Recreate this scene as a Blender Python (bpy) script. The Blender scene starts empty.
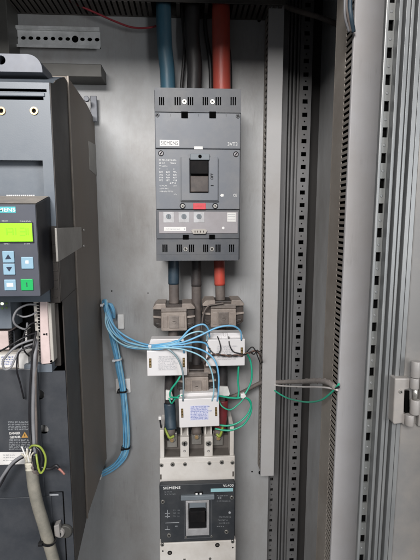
import bpy, bmesh, math, random
from mathutils import Vector, Matrix, Euler, geometry
random.seed(7)
S = bpy.context.scene
COL = S.collection
CAM = Vector((0, 0, 1.3))
F = 423.0
ROT = Euler((math.radians(82), 0, math.radians(-3.2)), 'XYZ').to_matrix()

# ---------------------------------------------------------------- measuring helpers
def ray(px, py):
    return ROT @ Vector(((px - 210) / F, (280 - py) / F, -1))
def P(px, py, Y):
    d = ray(px, py)
    return CAM + d * (Y / d.y)
def PX(px, py, X):
    d = ray(px, py)
    return CAM + d * (X / d.x)
def R(x0, y0, x1, y1, Y):
    ym, xm = (y0 + y1) / 2, (x0 + x1) / 2
    return P(x0, ym, Y).x, P(x1, ym, Y).x, P(xm, y1, Y).z, P(xm, y0, Y).z   # X0 X1 Z0 Z1

# ---------------------------------------------------------------- materials
def lin(h):
    h = h.lstrip('#')
    c = [int(h[i:i + 2], 16) / 255 for i in (0, 2, 4)]
    return [((v + .055) / 1.055) ** 2.4 if v > .04045 else v / 12.92 for v in c] + [1]
MATS = {}
def mat(name, col, rough=.5, metal=0., var=.12, scale=30, dirt=None, dirt_amt=.4, dirt_scale=8, bump=.0, bscale=400, emit=0, stretch=(1, 1, 1), rvar=.12, spec=.5, scratch=False):
    if name in MATS: return MATS[name]
    m = bpy.data.materials.new(name); m.use_nodes = True
    nt = m.node_tree; N = nt.nodes; L = nt.links
    b = N['Principled BSDF']
    tc = N.new('ShaderNodeTexCoord'); mp = N.new('ShaderNodeMapping')
    mp.inputs['Scale'].default_value = stretch
    geo = N.new('ShaderNodeNewGeometry')
    L.new(geo.outputs['Position'], mp.inputs['Vector'])
    n1 = N.new('ShaderNodeTexNoise'); n1.inputs['Scale'].default_value = scale; n1.inputs['Detail'].default_value = 6
    n1.inputs['Roughness'].default_value = .65
    L.new(mp.outputs[0], n1.inputs['Vector'])
    base = lin(col)
    rp = N.new('ShaderNodeValToRGB')
    rp.color_ramp.elements[0].position = .3; rp.color_ramp.elements[1].position = .7
    rp.color_ramp.elements[0].color = [min(1, c * (1 - var)) for c in base[:3]] + [1]
    rp.color_ramp.elements[1].color = [min(1, c * (1 + var)) for c in base[:3]] + [1]
    L.new(n1.outputs['Fac'], rp.inputs[0])
    out = rp.outputs[0]
    if dirt:
        n2 = N.new('ShaderNodeTexNoise'); n2.inputs['Scale'].default_value = dirt_scale; n2.inputs['Detail'].default_value = 9
        n2.inputs['Roughness'].default_value = .7
        L.new(mp.outputs[0], n2.inputs['Vector'])
        r2 = N.new('ShaderNodeValToRGB')
        r2.color_ramp.elements[0].position = .42; r2.color_ramp.elements[1].position = .68
        r2.color_ramp.elements[0].color = (0, 0, 0, 1); r2.color_ramp.elements[1].color = (dirt_amt,) * 3 + (1,)
        L.new(n2.outputs['Fac'], r2.inputs[0])
        mx = N.new('ShaderNodeMix'); mx.data_type = 'RGBA'
        L.new(r2.outputs[0], mx.inputs[0]); L.new(out, mx.inputs[6]); mx.inputs[7].default_value = lin(dirt)
        out = mx.outputs[2]
    if scratch:
        for (sc, ang, wid, colr, amt) in (((60, 60, 3.2), .25, .035, 'c4c4c2', .22), ((9, 9, 55), .1, .03, 'b0b0af', .14), ((150, 150, 9), -.5, .04, '55524f', .25)):
            m2 = N.new('ShaderNodeMapping'); m2.inputs['Scale'].default_value = sc; m2.inputs['Rotation'].default_value = (0, ang, 0)
            L.new(geo.outputs['Position'], m2.inputs['Vector'])
            na = N.new('ShaderNodeTexNoise'); na.inputs['Scale'].default_value = 1; na.inputs['Detail'].default_value = 2; L.new(m2.outputs[0], na.inputs['Vector'])
            ra = N.new('ShaderNodeValToRGB'); e = ra.color_ramp.elements
            e[0].position = .5 - wid; e[0].color = (0, 0, 0, 1); e[1].position = .5 + wid; e[1].color = (0, 0, 0, 1)
            e2 = ra.color_ramp.elements.new(.5); e2.color = (amt, amt, amt, 1)
            L.new(na.outputs['Fac'], ra.inputs[0])
            nb = N.new('ShaderNodeTexNoise'); nb.inputs['Scale'].default_value = 9 + sc[0] / 20; nb.inputs['Detail'].default_value = 4; L.new(geo.outputs['Position'], nb.inputs['Vector'])
            rb = N.new('ShaderNodeValToRGB'); rb.color_ramp.elements[0].position = .54; rb.color_ramp.elements[1].position = .72; L.new(nb.outputs['Fac'], rb.inputs[0])
            mm = N.new('ShaderNodeMath'); mm.operation = 'MULTIPLY'; L.new(ra.outputs[0], mm.inputs[0]); L.new(rb.outputs[0], mm.inputs[1])
            mx = N.new('ShaderNodeMix'); mx.data_type = 'RGBA'
            L.new(mm.outputs[0], mx.inputs[0]); L.new(out, mx.inputs[6]); mx.inputs[7].default_value = lin(colr); out = mx.outputs[2]
    L.new(out, b.inputs['Base Color'])
    mr = N.new('ShaderNodeMapRange'); mr.inputs[3].default_value = max(0, rough - rvar); mr.inputs[4].default_value = min(1, rough + rvar)
    L.new(n1.outputs['Fac'], mr.inputs[0]); L.new(mr.outputs[0], b.inputs['Roughness'])
    b.inputs['Metallic'].default_value = metal
    b.inputs['Specular IOR Level'].default_value = spec
    if bump:
        n3 = N.new('ShaderNodeTexNoise'); n3.inputs['Scale'].default_value = bscale; n3.inputs['Detail'].default_value = 4
        L.new(mp.outputs[0], n3.inputs['Vector'])
        bp = N.new('ShaderNodeBump'); bp.inputs['Strength'].default_value = bump; bp.inputs['Distance'].default_value = .001
        L.new(n3.outputs['Fac'], bp.inputs['Height']); L.new(bp.outputs[0], b.inputs['Normal'])
    if emit:
        L.new(out, b.inputs['Emission Color']); b.inputs['Emission Strength'].default_value = emit
    MATS[name] = m
    return m

M = dict(
    plate=mat('plate zinc', 'a8a9aa', .54, .22, .13, 7, '7f7a75', .65, 7, .15, 260, stretch=(1, 1, .6), scratch=True),
    side=mat('side sheet', 'cfd0d1', .55, .1, .1, 7, '857d74', .5, 5, .1, 200, stretch=(1, 1, .4), scratch=True),
    roof=mat('roof sheet', '5c5a57', .6, .2, .15, 8),
    rear=mat('rear profile', '7a7a7b', .5, .4, .15, 14, '554f49', .5, 10, stretch=(1, 1, .3)),
    front=mat('front profile', '727475', .42, .35, .14, 18, '8e8c89', .55, 9, .1, 300, stretch=(2, 2, .3)),
    fstrip=mat('front strip', '6f7170', .5, .35, .15, 24, '6c6863', .5, 12),
    door=mat('door paint', '6c6b6a', .5, .05, .08, 10, '8c857d', .6, 7, .05, 300),
    hinge=mat('hinge casting', '868381', .42, .1, .08, 40, '9a928a', .4, 30),
    seal=mat('seal rubber', '2c2a29', .8),
    duct=mat('duct pvc', 'aaa9a9', .55, 0, .05, 12, '8b837c', .45, 6, .04, 300),
    duct_old=mat('duct comb pvc', '8a847d', .6, 0, .1, 20, '6b6158', .6, 8),
    din=mat('din rail zinc', 'e2e3e3', .4, .25, .12, 40, '7d7c7a', .5, 15),
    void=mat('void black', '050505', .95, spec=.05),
    screw=mat('screw zinc', 'b5b3ae', .35, .75, .15, 120, '6b6359', .4, 60),
    brass=mat('brass ring', 'c2a57c', .4, .7, .15, 90),
    vt_body=mat('breaker grey', '686c73', .48, 0, .05, 25, '8e8a85', .35, 14, .05, 700),
    vt_dark=mat('breaker dark grey', '4c4f55', .5, 0, .06, 25, '75716c', .4, 14, .05, 700),
    vt_panel=mat('breaker panel', '989497', .35, 0, .05, 30, '7d7774', .35, 20),
    toggle=mat('toggle black', '0d0d0f', .75, 0, .2, 40, '2b2523', .4, 30, spec=.2),
    toggle_b=mat('toggle brown', '3c3431', .5, 0, .15, 40, '75675f', .5, 25),
    vl_dark=mat('lower breaker slate', '2e3135', .45, 0, .06, 25, '5a5a5a', .35, 12, .05, 700),
    vl_white=mat('lower breaker cover', 'cbc7c2', .5, 0, .05, 25, 'a69d92', .55, 10, .04, 500),
    vl_pocket=mat('terminal pocket', '5a5551', .6, 0, .15, 30, '4a443f', .5, 20),
    silver=mat('escutcheon silver', 'b3b3b5', .35, .3, .1, 50, '77706a', .4, 40),
    teal=mat('teal strip', '8fb9bf', .5, 0, .06, 40),
    bluegrey=mat('blue grey bar', '6c7379', .45, 0, .08, 40),
    white=mat('white print', 'dcdcda', .6, 0, .05, 60),
    printd=mat('dark print', '4d4c52', .6, 0, .1, 60),
    printb=mat('blue print', '5567a8', .6, 0, .1, 60),
    printg=mat('grey print', '9b9ea2', .6, 0, .1, 60),
    label=mat('label white', 'dddcda', .45, 0, .05, 40, 'b5aea6', .4, 30),
    red=mat('red label', 'c8404a', .45, 0, .08, 50),
    blackp=mat('black plastic', '0e0e10', .75, 0, .2, 40, spec=.2),
    ct=mat('transformer taupe', '645c57', .55, 0, .08, 40, 'a0968e', .6, 25, .1, 400),
    ct_light=mat('transformer face', '7d736c', .5, 0, .08, 40, 'b3a79d', .5, 30, .08, 400),
    ct_dark=mat('transformer core', '231e1c', .5, 0, .15, 40, '6b5f58', .4, 30),
    mod=mat('module white', 'd6d4d5', .4, 0, .04, 40, 'c3bdb8', .4, 20),
    gold=mat('terminal brass', '6d5c34', .45, .5, .3, 200, '2a241a', .6, 150),
    duct_wide=mat('wide trunking cover', 'adacae', .5, 0, .05, 9, '9d9690', .5, 5, .04, 300, scratch=True),
    frayed=mat('frayed jacket', 'b9b4a6', .7, 0, .15, 80, '8a8272', .5, 60),
    patch_b=mat('print patch blue', 'c6c8dc', .45, 0, .04, 60),
    patch_g=mat('print patch grey', 'cfcccd', .45, 0, .04, 60),
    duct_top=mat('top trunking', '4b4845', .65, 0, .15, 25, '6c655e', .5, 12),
    drv=mat('drive cover', '5e666f', .42, 0, .05, 20, '808284', .3, 10, .04, 600),
    drv_low=mat('drive lower cover', '35383d', .45, 0, .06, 20, '5a5a5c', .4, 9, .04, 600),
    drv_side=mat('drive side plastic', '2b2826', .55, 0, .12, 20, '4d453f', .45, 9, .05, 500),
    drv_sheet=mat('drive sheet', '6f6760', .55, .15, .18, 14, '74685c', .7, 6, .1, 300, stretch=(1, 1, .35)),
    drv_edge=mat('sheet edge', '7d756d', .5, .3, .15, 30),
    bracket=mat('bracket sheet', '93908b', .42, .5, .15, 30, '5a544e', .4, 20),
    lug=mat('lug cast', '5d6067', .45, .3, .08, 30, '5d5a57', .3, 20),
    rail_dark=mat('rail dark', '4b4a47', .5, .3, .12, 30),
    keypad=mat('keypad slate', '464953', .42, 0, .04, 30, '5c5c60', .3, 14),
    keypad_side=mat('keypad side', '1d1e23', .5, 0, .1, 30, '3a3735', .4, 20),
    keypad_top=mat('keypad top', '8f8982', .6, 0, .15, 60, 'b5aba0', .5, 50),
    lcd=mat('lcd', '8fdc14', .5, 0, .03, 50, emit=.3),
    lcd_dark=mat('lcd segment', '7fc614', .5, 0, .03, 50, emit=.3),
    cyan=mat('brand plate', '4fb4b8', .45, 0, .05, 60),
    key_blue=mat('key blue', '86a6b8', .4, 0, .04, 60),
    key_green=mat('key green', '16a257', .4, 0, .04, 60),
    key_dark=mat('key symbol', '1f2c40', .5),
    term=mat('terminal strip', 'c9b7b4', .5, 0, .06, 50, 'a0908a', .4, 30),
    term2=mat('terminal strip edge', 'a8a39c', .5, 0, .08, 50),
    cab_grey=mat('cable jacket', '77746b', .6, 0, .1, 60, '9a9386', .5, 30, .1, 500),
    cab_dark=mat('cable dark', '262527', .55, 0, .2, 40, '5c5450', .45, 30),
    cab_dust=mat('cable dusty', '57504d', .65, 0, .15, 60, '81766f', .6, 25, .1, 400),
    cab_blue=mat('cable blue', '356074', .45, 0, .1, 40, '5f7078', .6, 9, .15, 250, stretch=(3, 3, .6)),
    cab_red=mat('cable red', 'be4a3c', .42, 0, .08, 40, '8a5a52', .6, 9, .15, 250, stretch=(3, 3, .6)),
    cab_black=mat('cable black', '222225', .5, 0, .12, 40, '4f4a47', .5, 9, .15, 250, stretch=(3, 3, .6)),
    wire_blue=mat('wire blue', '62a6cf', .38, 0, .1, 60, '9cc6dc', .6, 55),
    wire_pale=mat('wire pale blue', '94c0d0', .38, 0, .08, 60),
    wire_greyb=mat('wire grey blue', '7d9097', .42, 0, .08, 60),
    wire_green=mat('wire green', '1f9f7e', .4, 0, .08, 60, '5fbfa4', .3, 40),
    wire_grey=mat('wire grey', '77777a', .5, 0, .1, 60),
    wire_black=mat('wire black', '1d1c1f', .45, 0, .15, 60),
    wire_white=mat('wire white', 'c9c4c1', .5, 0, .06, 60),
    wire_brown=mat('wire brown', '6b5248', .5, 0, .25, 90),
    wire_yg=mat('wire yellow green', '87963e', .42, 0, .15, 90),
    wire_red=mat('wire red', '8c2f36', .5, 0, .1, 60),
    copper=mat('bare copper', 'a8746a', .4, .4, .2, 200),
    sleeve=mat('spiral sleeve', '8b8480', .6, 0, .12, 80, '5f5954', .4, 60),
    shrink_b=mat('shrink blue', '2b3b47', .5, 0, .15, 40, '4f5f6b', .4, 30),
    shrink_r=mat('shrink red', '7a2a30', .5, 0, .15, 40, '6b3f3f', .4, 30),
    tie_w=mat('tie white', 'c9cdd0', .45, 0, .05, 60),
    tie_k=mat('tie black', '141416', .45, 0, .1, 60),
    warn=mat('warning orange', 'b58a4a', .5, 0, .1, 60),
    led=mat('led', 'f0ffd8', .4, 0, 0, 60, emit=1.2),
    led2=mat('led olive', '5f7a42', .4, 0, 0, 60),
)

# ---------------------------------------------------------------- mesh helpers
class MB:
    def __init__(s): s.bm = bmesh.new()
    def box(s, x0, x1, y0, y1, z0, z1):
        if x0 > x1: x0, x1 = x1, x0
        if y0 > y1: y0, y1 = y1, y0
        if z0 > z1: z0, z1 = z1, z0
        v = [s.bm.verts.new(p) for p in ((x0, y0, z0), (x1, y0, z0), (x1, y1, z0), (x0, y1, z0), (x0, y0, z1), (x1, y0, z1), (x1, y1, z1), (x0, y1, z1))]
        for f in ((0, 3, 2, 1), (4, 5, 6, 7), (0, 1, 5, 4), (1, 2, 6, 5), (2, 3, 7, 6), (3, 0, 4, 7)):
            s.bm.faces.new([v[i] for i in f])
        return s
    def r(s, a, b, c, d, Y, back, front=0):
        """box whose front face covers the photo rectangle a,b,c,d at depth Y and runs back to `back`"""
        x0, x1, z0, z1 = R(a, b, c, d, Y)
        return s.box(x0, x1, Y, back, z0, z1)
    def prism(s, pts, a, b, plane='XZ'):
        """extrude polygon: XZ polygon along Y (a..b) or YZ polygon along X"""
        def mk(p, t): return (p[0], t, p[1]) if plane == 'XZ' else ((t, p[0], p[1]) if plane == 'YZ' else (p[0], p[1], t))
        A = [s.bm.verts.new(mk(p, a)) for p in pts]; B = [s.bm.verts.new(mk(p, b)) for p in pts]
        n = len(pts)
        s.bm.faces.new(A); s.bm.faces.new(B[::-1])
        for i in range(n):
            s.bm.faces.new((A[i], B[i], B[(i + 1) % n], A[(i + 1) % n]))
        return s
    def pr(s, pts, Y, back):
        q = [P(x, y, Y) for x, y in pts]
        return s.prism([(v.x, v.z) for v in q], Y, back)
    def cyl(s, c, axis, r, h, seg=20, r2=None):
        """cylinder starting at c going along axis by h"""
        c = Vector(c); ax = Vector(axis).normalized(); r2 = r if r2 is None else r2
        u = ax.orthogonal().normalized(); w = ax.cross(u)
        A, B = [], []
        for i in range(seg):
            t = 2 * math.pi * i / seg; d = u * math.cos(t) + w * math.sin(t)
            A.append(s.bm.verts.new(c + d * r)); B.append(s.bm.verts.new(c + ax * h + d * r2))
        s.bm.faces.new(A[::-1]); s.bm.faces.new(B)
        for i in range(seg):
            f = s.bm.faces.new((A[i], A[(i + 1) % seg], B[(i + 1) % seg], B[i])); f.smooth = True
        return s
    def ring(s, c, axis, r1, r0, h, seg=24):
        c = Vector(c); ax = Vector(axis).normalized(); u = ax.orthogonal().normalized(); w = ax.cross(u)
        V = []
        for i in range(seg):
            t = 2 * math.pi * i / seg; d = u * math.cos(t) + w * math.sin(t)
            V.append([s.bm.verts.new(c + d * r1), s.bm.verts.new(c + ax * h + d * r1), s.bm.verts.new(c + ax * h + d * r0), s.bm.verts.new(c + d * r0)])
        for i in range(seg):
            a, b = V[i], V[(i + 1) % seg]
            for k in range(4):
                s.bm.faces.new((a[k], b[k], b[(k + 1) % 4], a[(k + 1) % 4]))
        return s
    def tube(s, pts, r, seg=10, res=8, wob=0, flat=1, caps=True):
        pts = smooth_path(pts, res)
        n = len(pts)
        T = [(pts[min(i + 1, n - 1)] - pts[max(i - 1, 0)]).normalized() for i in range(n)]
        u = T[0].orthogonal().normalized(); rings = []
        for i in range(n):
            u = (u - T[i] * u.dot(T[i]))
            u = u.normalized() if u.length > 1e-6 else T[i].orthogonal().normalized()
            w = T[i].cross(u)
            rr = (r[i * (len(r) - 1) // max(1, n - 1)] if isinstance(r, (list, tuple)) else r) * (1 + wob * math.sin(i * 1.7) * random.uniform(.5, 1))
            rings.append([s.bm.verts.new(pts[i] + (u * math.cos(2 * math.pi * k / seg) + w * math.sin(2 * math.pi * k / seg) * flat) * rr) for k in range(seg)])
        for a, b in zip(rings, rings[1:]):
            for k in range(seg):
                f = s.bm.faces.new((a[k], a[(k + 1) % seg], b[(k + 1) % seg], b[k])); f.smooth = True
        if caps:
            s.bm.faces.new(rings[0][::-1]); s.bm.faces.new(rings[-1])
        return s
    def holed(s, outer, holes, yf, yb, outer_walls=True, mp=None):
        """flat sheet in XZ with holes, front at yf, back at yb"""
        mp = mp or (lambda x, z, y: (x, y, z))
        loops = [outer] + holes
        tris = geometry.tessellate_polygon([[Vector((p[0], p[1], 0)) for p in l] for l in loops])
        flatp = [p for l in loops for p in l]
        A = [s.bm.verts.new(mp(p[0], p[1], yf)) for p in flatp]
        B = [s.bm.verts.new(mp(p[0], p[1], yb)) for p in flatp]
        for t in tris:
            try:
                s.bm.faces.new([A[i] for i in t]); s.bm.faces.new([B[i] for i in reversed(t)])
            except ValueError: pass
        o = 0
        for li, l in enumerate(loops):
            n = len(l)
            if li or outer_walls:
                for i in range(n):
                    s.bm.faces.new((A[o + i], A[o + (i + 1) % n], B[o + (i + 1) % n], B[o + i]))
            o += n
        return s
    def sphere(s, c, r, sc=(1, 1, 1), u=14, v=8):
        g = bmesh.ops.create_uvsphere(s.bm, u_segments=u, v_segments=v, radius=r)
        for vv in g['verts']:
            vv.co = Vector((vv.co.x * sc[0], vv.co.y * sc[1], vv.co.z * sc[2])) + Vector(c)
            for f in vv.link_faces: f.smooth = True
        return s
    def build(s, name, m, parent=None, bevel=0, **kw):
        bmesh.ops.recalc_face_normals(s.bm, faces=s.bm.faces)
        me = bpy.data.meshes.new(name); s.bm.to_mesh(me); s.bm.free()
        me.materials.append(M[m] if isinstance(m, str) else m)
        o = bpy.data.objects.new(name, me); COL.objects.link(o)
        if parent: 
            o.parent = parent
            o.matrix_parent_inverse = Matrix.Translation(-wloc(parent))
        if bevel:
            b = o.modifiers.new('bevel', 'BEVEL'); b.width = bevel; b.segments = 2; b.limit_method = 'ANGLE'; b.angle_limit = math.radians(40)
        for k, v in kw.items(): o[k] = v
        return o
def wloc(o):
    l = Vector(o.location)
    return l if o.parent is None else l + Vector((0, 0, 0)) if False else (l if o.type == 'EMPTY' else Vector((0, 0, 0)))
def smooth_path(pts, res):
    pts = [Vector(p) for p in pts]
    if len(pts) < 3 or res <= 1: return pts
    q = [pts[0] * 2 - pts[1]] + pts + [pts[-1] * 2 - pts[-2]]
    out = []
    for i in range(1, len(q) - 2):
        a, b, c, d = q[i - 1:i + 3]
        for k in range(res):
            t = k / res
            out.append(.5 * ((2 * b) + (c - a) * t + (2 * a - 5 * b + 4 * c - d) * t * t + (3 * b - a - 3 * c + d) * t ** 3))
    out.append(pts[-1])
    return out
def W(*t): return [P(*p) for p in t]
def tag(o, label, cat, group=None):
    o['label'] = label; o['category'] = cat
    if group: o['group'] = group
    return o
def thing(name, label, cat, loc, group=None):
    o = bpy.data.objects.new(name, None); COL.objects.link(o); o.location = loc; o.empty_display_size = .01
    return tag(o, label, cat, group)
def struct(mb, name, m, bevel=0):
    return mb.build(name, m, None, bevel, kind='structure')
def circ(cx, cz, r, n=14, sx=1, sz=1):
    return [(cx + r * sx * math.cos(2 * math.pi * i / n), cz + r * sz * math.sin(2 * math.pi * i / n)) for i in range(n)]
def rect(x0, x1, z0, z1): return [(x0, z0), (x1, z0), (x1, z1), (x0, z1)]
def text(s, px, py, Y, h_px, m, parent, w_px=None, bold=.0, rot=0, name='lettering', proud=.0004):
    """raised lettering, centre at the photo point, cap height h_px"""
    cu = bpy.data.curves.new(name, 'FONT'); cu.body = s; cu.align_x = 'CENTER'; cu.align_y = 'CENTER'
    cu.size = 1; cu.offset = bold; cu.resolution_u = 3; cu.extrude = 0
    tmp = bpy.data.objects.new('tmp', cu); COL.objects.link(tmp)
    dg = bpy.context.evaluated_depsgraph_get(); dg.update()
    me = bpy.data.meshes.new_from_object(tmp.evaluated_get(dg)); bpy.data.objects.remove(tmp)
    xs = [v.co.x for v in me.vertices]; ys = [v.co.y for v in me.vertices]
    cx, cy = (min(xs) + max(xs)) / 2, (min(ys) + max(ys)) / 2
    pxm = Y / F
    k = h_px * pxm / (max(ys) - min(ys)); kx = k if not w_px else w_px * pxm / (max(xs) - min(xs))
    c = P(px, py, Y)
    for v in me.vertices:
        x, z = (v.co.x - cx) * kx, (v.co.y - cy) * k
        if rot: x, z = x * math.cos(rot) - z * math.sin(rot), x * math.sin(rot) + z * math.cos(rot)
        v.co = (c.x + x, Y - proud, c.z + z)
    me.materials.clear(); me.materials.append(M[m]); me.name = name
    o = bpy.data.objects.new(name, me); COL.objects.link(o); o.parent = parent
    o.matrix_parent_inverse = Matrix.Translation(-wloc(parent))
    return o
SEGS = ((0, .8, 1, 1), (0, 0, 1, .2), (0, .4, 1, .6), (0, 0, .25, 1), (.75, 0, 1, 1), (0, .5, .25, 1), (.75, 0, 1, .5), (.38, 0, .62, 1))
def glyph(mb, x0_, x1_, z0_, z1_, yf, yb):
    """one letter-like mark made of two or three strokes"""
    for k, q in enumerate(random.sample(SEGS, random.choice((2, 3, 3)))):
        mb.box(x0_ + (x1_ - x0_) * q[0], x0_ + (x1_ - x0_) * q[2], yf - k * .00003, yb, z0_ + (z1_ - z0_) * q[1], z0_ + (z1_ - z0_) * q[3])
def marks(mb, x0, y, x1, Y, h=1.3, proud=.0003, wmin=.7, wmax=2.2, gap=.5):
    """a line of print too small to read: letter-like strokes set in words"""
    x = x0; lw = h * .62
    while x < x1 - lw:
        for k in range(random.randint(2, 6)):
            if x + lw > x1: break
            a, b, c_, d_ = R(x, y - h / 2, x + lw, y + h / 2, Y)
            glyph(mb, a, b, c_, d_, Y - proud, Y + .0002)
            x += lw * 1.28
        x += gap * 1.3
def screw(parent, px, py, Y, r_px, m='screw', name='screw', slot=True, h=.0014):
    c = P(px, py, Y); r = r_px * Y / F
    mb = MB()
    mb.cyl((c.x, Y + .0005, c.z), (0, -1, 0), r, h + .0005, 20, r * .86)
    o = mb.build(name, m, parent)
    if slot:
        a = random.uniform(0, 3.1)
        s = MB()
        for q in (a, a + math.pi / 2):
            dx, dz = math.cos(q) * r * .62, math.sin(q) * r * .62; nx, nz = -math.sin(q) * r * .13, math.cos(q) * r * .13
            if q != a: dx, dz, = dx * .99, dz * .99
            s.prism([(c.x + dx + nx, c.z + dz + nz), (c.x - dx + nx, c.z - dz + nz), (c.x - dx - nx, c.z - dz - nz), (c.x + dx - nx, c.z + dz - nz)], Y - h - (.00015 if q == a else .00022), Y - h * .5)
        s.build('slot', 'void', o)
    return o

# ================================================================ THE CABINET (setting)
YP = .83                                             # mounting plate
ZB, ZT = .40, 1.78                                   # bottom / top of what is built
xr = P(268, 500, YP).x
mb = MB(); mb.box(-.47, xr, YP, YP + .003, ZB, ZT)
plate = struct(mb, 'back_wall', 'plate')
# rear sheet, side walls, roof, floor
YR = .95
XS = P(303, 500, .935).x
struct(MB().box(-.5, XS + .01, YR, YR + .003, ZB, ZT), 'rear_wall', 'side')
struct(MB().box(XS, XS + .002, .36, YR, ZB, ZT), 'side_wall', 'side')
struct(MB().box(-.5, -.498, .5, YR, ZB, ZT), 'side_wall', 'side')
struct(MB().box(-.5, XS + .002, .44, YR + .003, ZT + .0005, ZT + .003), 'ceiling', 'roof')
struct(MB().box(-.5, XS + .002, .44, YR + .003, ZB - .003, ZB - .0005), 'floor', 'roof')

tag(MB().box(-.5, XS + .002, .405, .438, ZT - .115, ZT + .003).build('shade_bar', 'roof', None, .001), 'unseen crossbar added as a shade over the cabinet opening, above the top of the picture', 'crossbar')  # added out of view to shade the upper interior
# ---- rear frame post beside the plate
def perf_strip(mb, x0, x1, z0, z1, y, th, pitch, hw, hh, sr, off=0):
    z = z0; xc = (x0 + x1) / 2
    while z < z1:
        zc = z + pitch / 2
        holes = [rect(xc - hw, xc + hw, zc - hh, zc + hh)]
        mb.holed(rect(x0, x1, z + pitch * .0, z + pitch * .76), [rect(xc - hw, xc + hw, z + pitch * .38 - hh, z + pitch * .38 + hh)], y, y + th, False)
        mb.holed(rect(x0, x1, z + pitch * .76, z + pitch), [circ(xc, z + pitch * .88, sr, 12)], y, y + th, False)
        z += pitch
YQ = .875
def RX(px, Y=YQ): return P(px, 500, Y).x
post = thing('frame_post', 'dark ribbed rear frame post with square holes, behind the narrow trunking', 'frame post', (RX(285), YQ, ZB))
mb = MB()
a = xr + .0006
perf_strip(mb, a, RX(274.5), ZB, ZT, YQ - .02, .002, .025, .0032, .0035, .0016)
mb.build('perforated_strip', 'rear', post)
mb = MB()
xs = [274.5, 276, 278, 279.5, 281.5, 283, 285, 286.5, 288]
ys = [YQ - .02, YQ + .002, YQ - .012, YQ + .004, YQ - .008, YQ + .004, YQ - .006, YQ + .003]
for i in range(8):
    mb.box(RX(xs[i]) + .00005, RX(xs[i + 1]), ys[i], YQ + .03 + i * .0001, ZB, ZT)
mb.build('ribbed_profile', 'rear', post, .0006)
mb = MB()
perf_strip(mb, RX(288) + .0001, RX(298.5), ZB + .004, ZT, YQ, .002, .0255, .0052, .0042, .0017)
mb.build('perforated_strip', 'rear', post)
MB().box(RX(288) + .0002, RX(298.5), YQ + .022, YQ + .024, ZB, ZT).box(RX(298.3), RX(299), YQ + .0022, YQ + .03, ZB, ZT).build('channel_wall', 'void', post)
MB().box(RX(299) + .0003, XS - .0005, YQ + .035, YQ + .037, ZB, ZT).build('joint_strip', 'seal', post)

# ---- wiring ducts
def duct(name, label, x0, x1, yf, yb, z0, z1, pitch, slot_depth, comb_m, cover_m='duct', both=True, z_holes=None):
    t = thing(name, label, 'cable trunking', ((x0 + x1) / 2, yb, z0), 'slotted cable trunkings')
    MB().box(x0 - .0006, x1 + .0006, yf, yf + .0016, z0, z1).box(x0 - .0006, x0 + .0006, yf + .0018, yf + .006, z0, z1).box(x1 - .0006, x1 + .0006, yf + .0018, yf + .006, z0, z1).build('cover', cover_m, t, .0006)
    for X in ((x0 + .0008, x1 - .0008) if both else (x0 + .0008,)):
        mb = MB()
        z = z0
        while z < z1 - pitch:
            ys = yf + .0022
            mb.box(X, X + .0012 if X < (x0 + x1) / 2 else X - .0012, ys, ys + slot_depth, z + pitch * .24, z + pitch * .76)
            z += pitch
        mb.box(X, X + .0012 if X < (x0 + x1) / 2 else X - .0012, yf + .0022 + slot_depth, yb - .0022, z0, z1)
        mb.build('comb_side', comb_m, t, .0002)
    MB().box(x0 + .0050, x1 - .0050, yf + .004, yb - .004, z0 + .001, z1 - .001).build('inner_shade', 'void', t)  # black core standing in for the shade behind the comb slots
    MB().box(x0 + .0008, x1 - .0008, yb - .002, yb - .0002, z0, z1).build('base', comb_m, t)
    return t
def XV(px, py, Y): return P(px, py, Y).x
DYF = .785
zb = P(267, 476, DYF).z; zt = P(275, 14, YP).z
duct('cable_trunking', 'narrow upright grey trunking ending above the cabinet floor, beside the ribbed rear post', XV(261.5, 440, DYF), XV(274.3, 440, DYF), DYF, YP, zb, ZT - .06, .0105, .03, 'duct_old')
# right, deeper duct
D2F, D2B = .55, .622
x0 = XV(346, 230, D2F)
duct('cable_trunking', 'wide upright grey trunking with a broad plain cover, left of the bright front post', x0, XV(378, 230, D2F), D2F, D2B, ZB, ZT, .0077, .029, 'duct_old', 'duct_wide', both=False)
MB().box(x0 + .004, XS, D2B + .0003, D2B + .0035, ZB, ZT).build('mounting_angle', 'side', None)
bpy.data.objects['mounting_angle']
tag(bpy.data.objects['mounting_angle'], 'flat steel strip carrying the wide trunking off the side wall', 'bracket')
# top horizontal duct
TF = .775
zb0 = P(250, 20, YP).z
t = thing('cable_trunking', 'horizontal grey trunking under the cabinet roof, over the thick power cables', 'cable trunking', (-.1, YP, zb0), 'slotted cable trunkings')
xe = XV(286, 10, TF)
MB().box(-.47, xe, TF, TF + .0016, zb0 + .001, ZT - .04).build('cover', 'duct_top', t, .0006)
mb = MB(); x = -.465
cabx = [XV(164.5, 40, .797), XV(193.5, 40, .80), XV(221.5, 40, .795)]
while x < xe - .01:
    if not any(abs(x + .004 - c) < .019 for c in cabx):
        mb.box(x, x + .0062, TF + .002, YP - .004, zb0, zb0 + .0014)
    x += .0098
mb.build('comb_side', 'duct_top', t, .0002)
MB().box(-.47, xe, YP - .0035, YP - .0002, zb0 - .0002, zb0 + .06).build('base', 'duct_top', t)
MB().box(-.47, xe, TF + .0017, YP - .004, zb0 + .058, zb0 + .06).build('rear_flange', 'duct_top', t)

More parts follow.
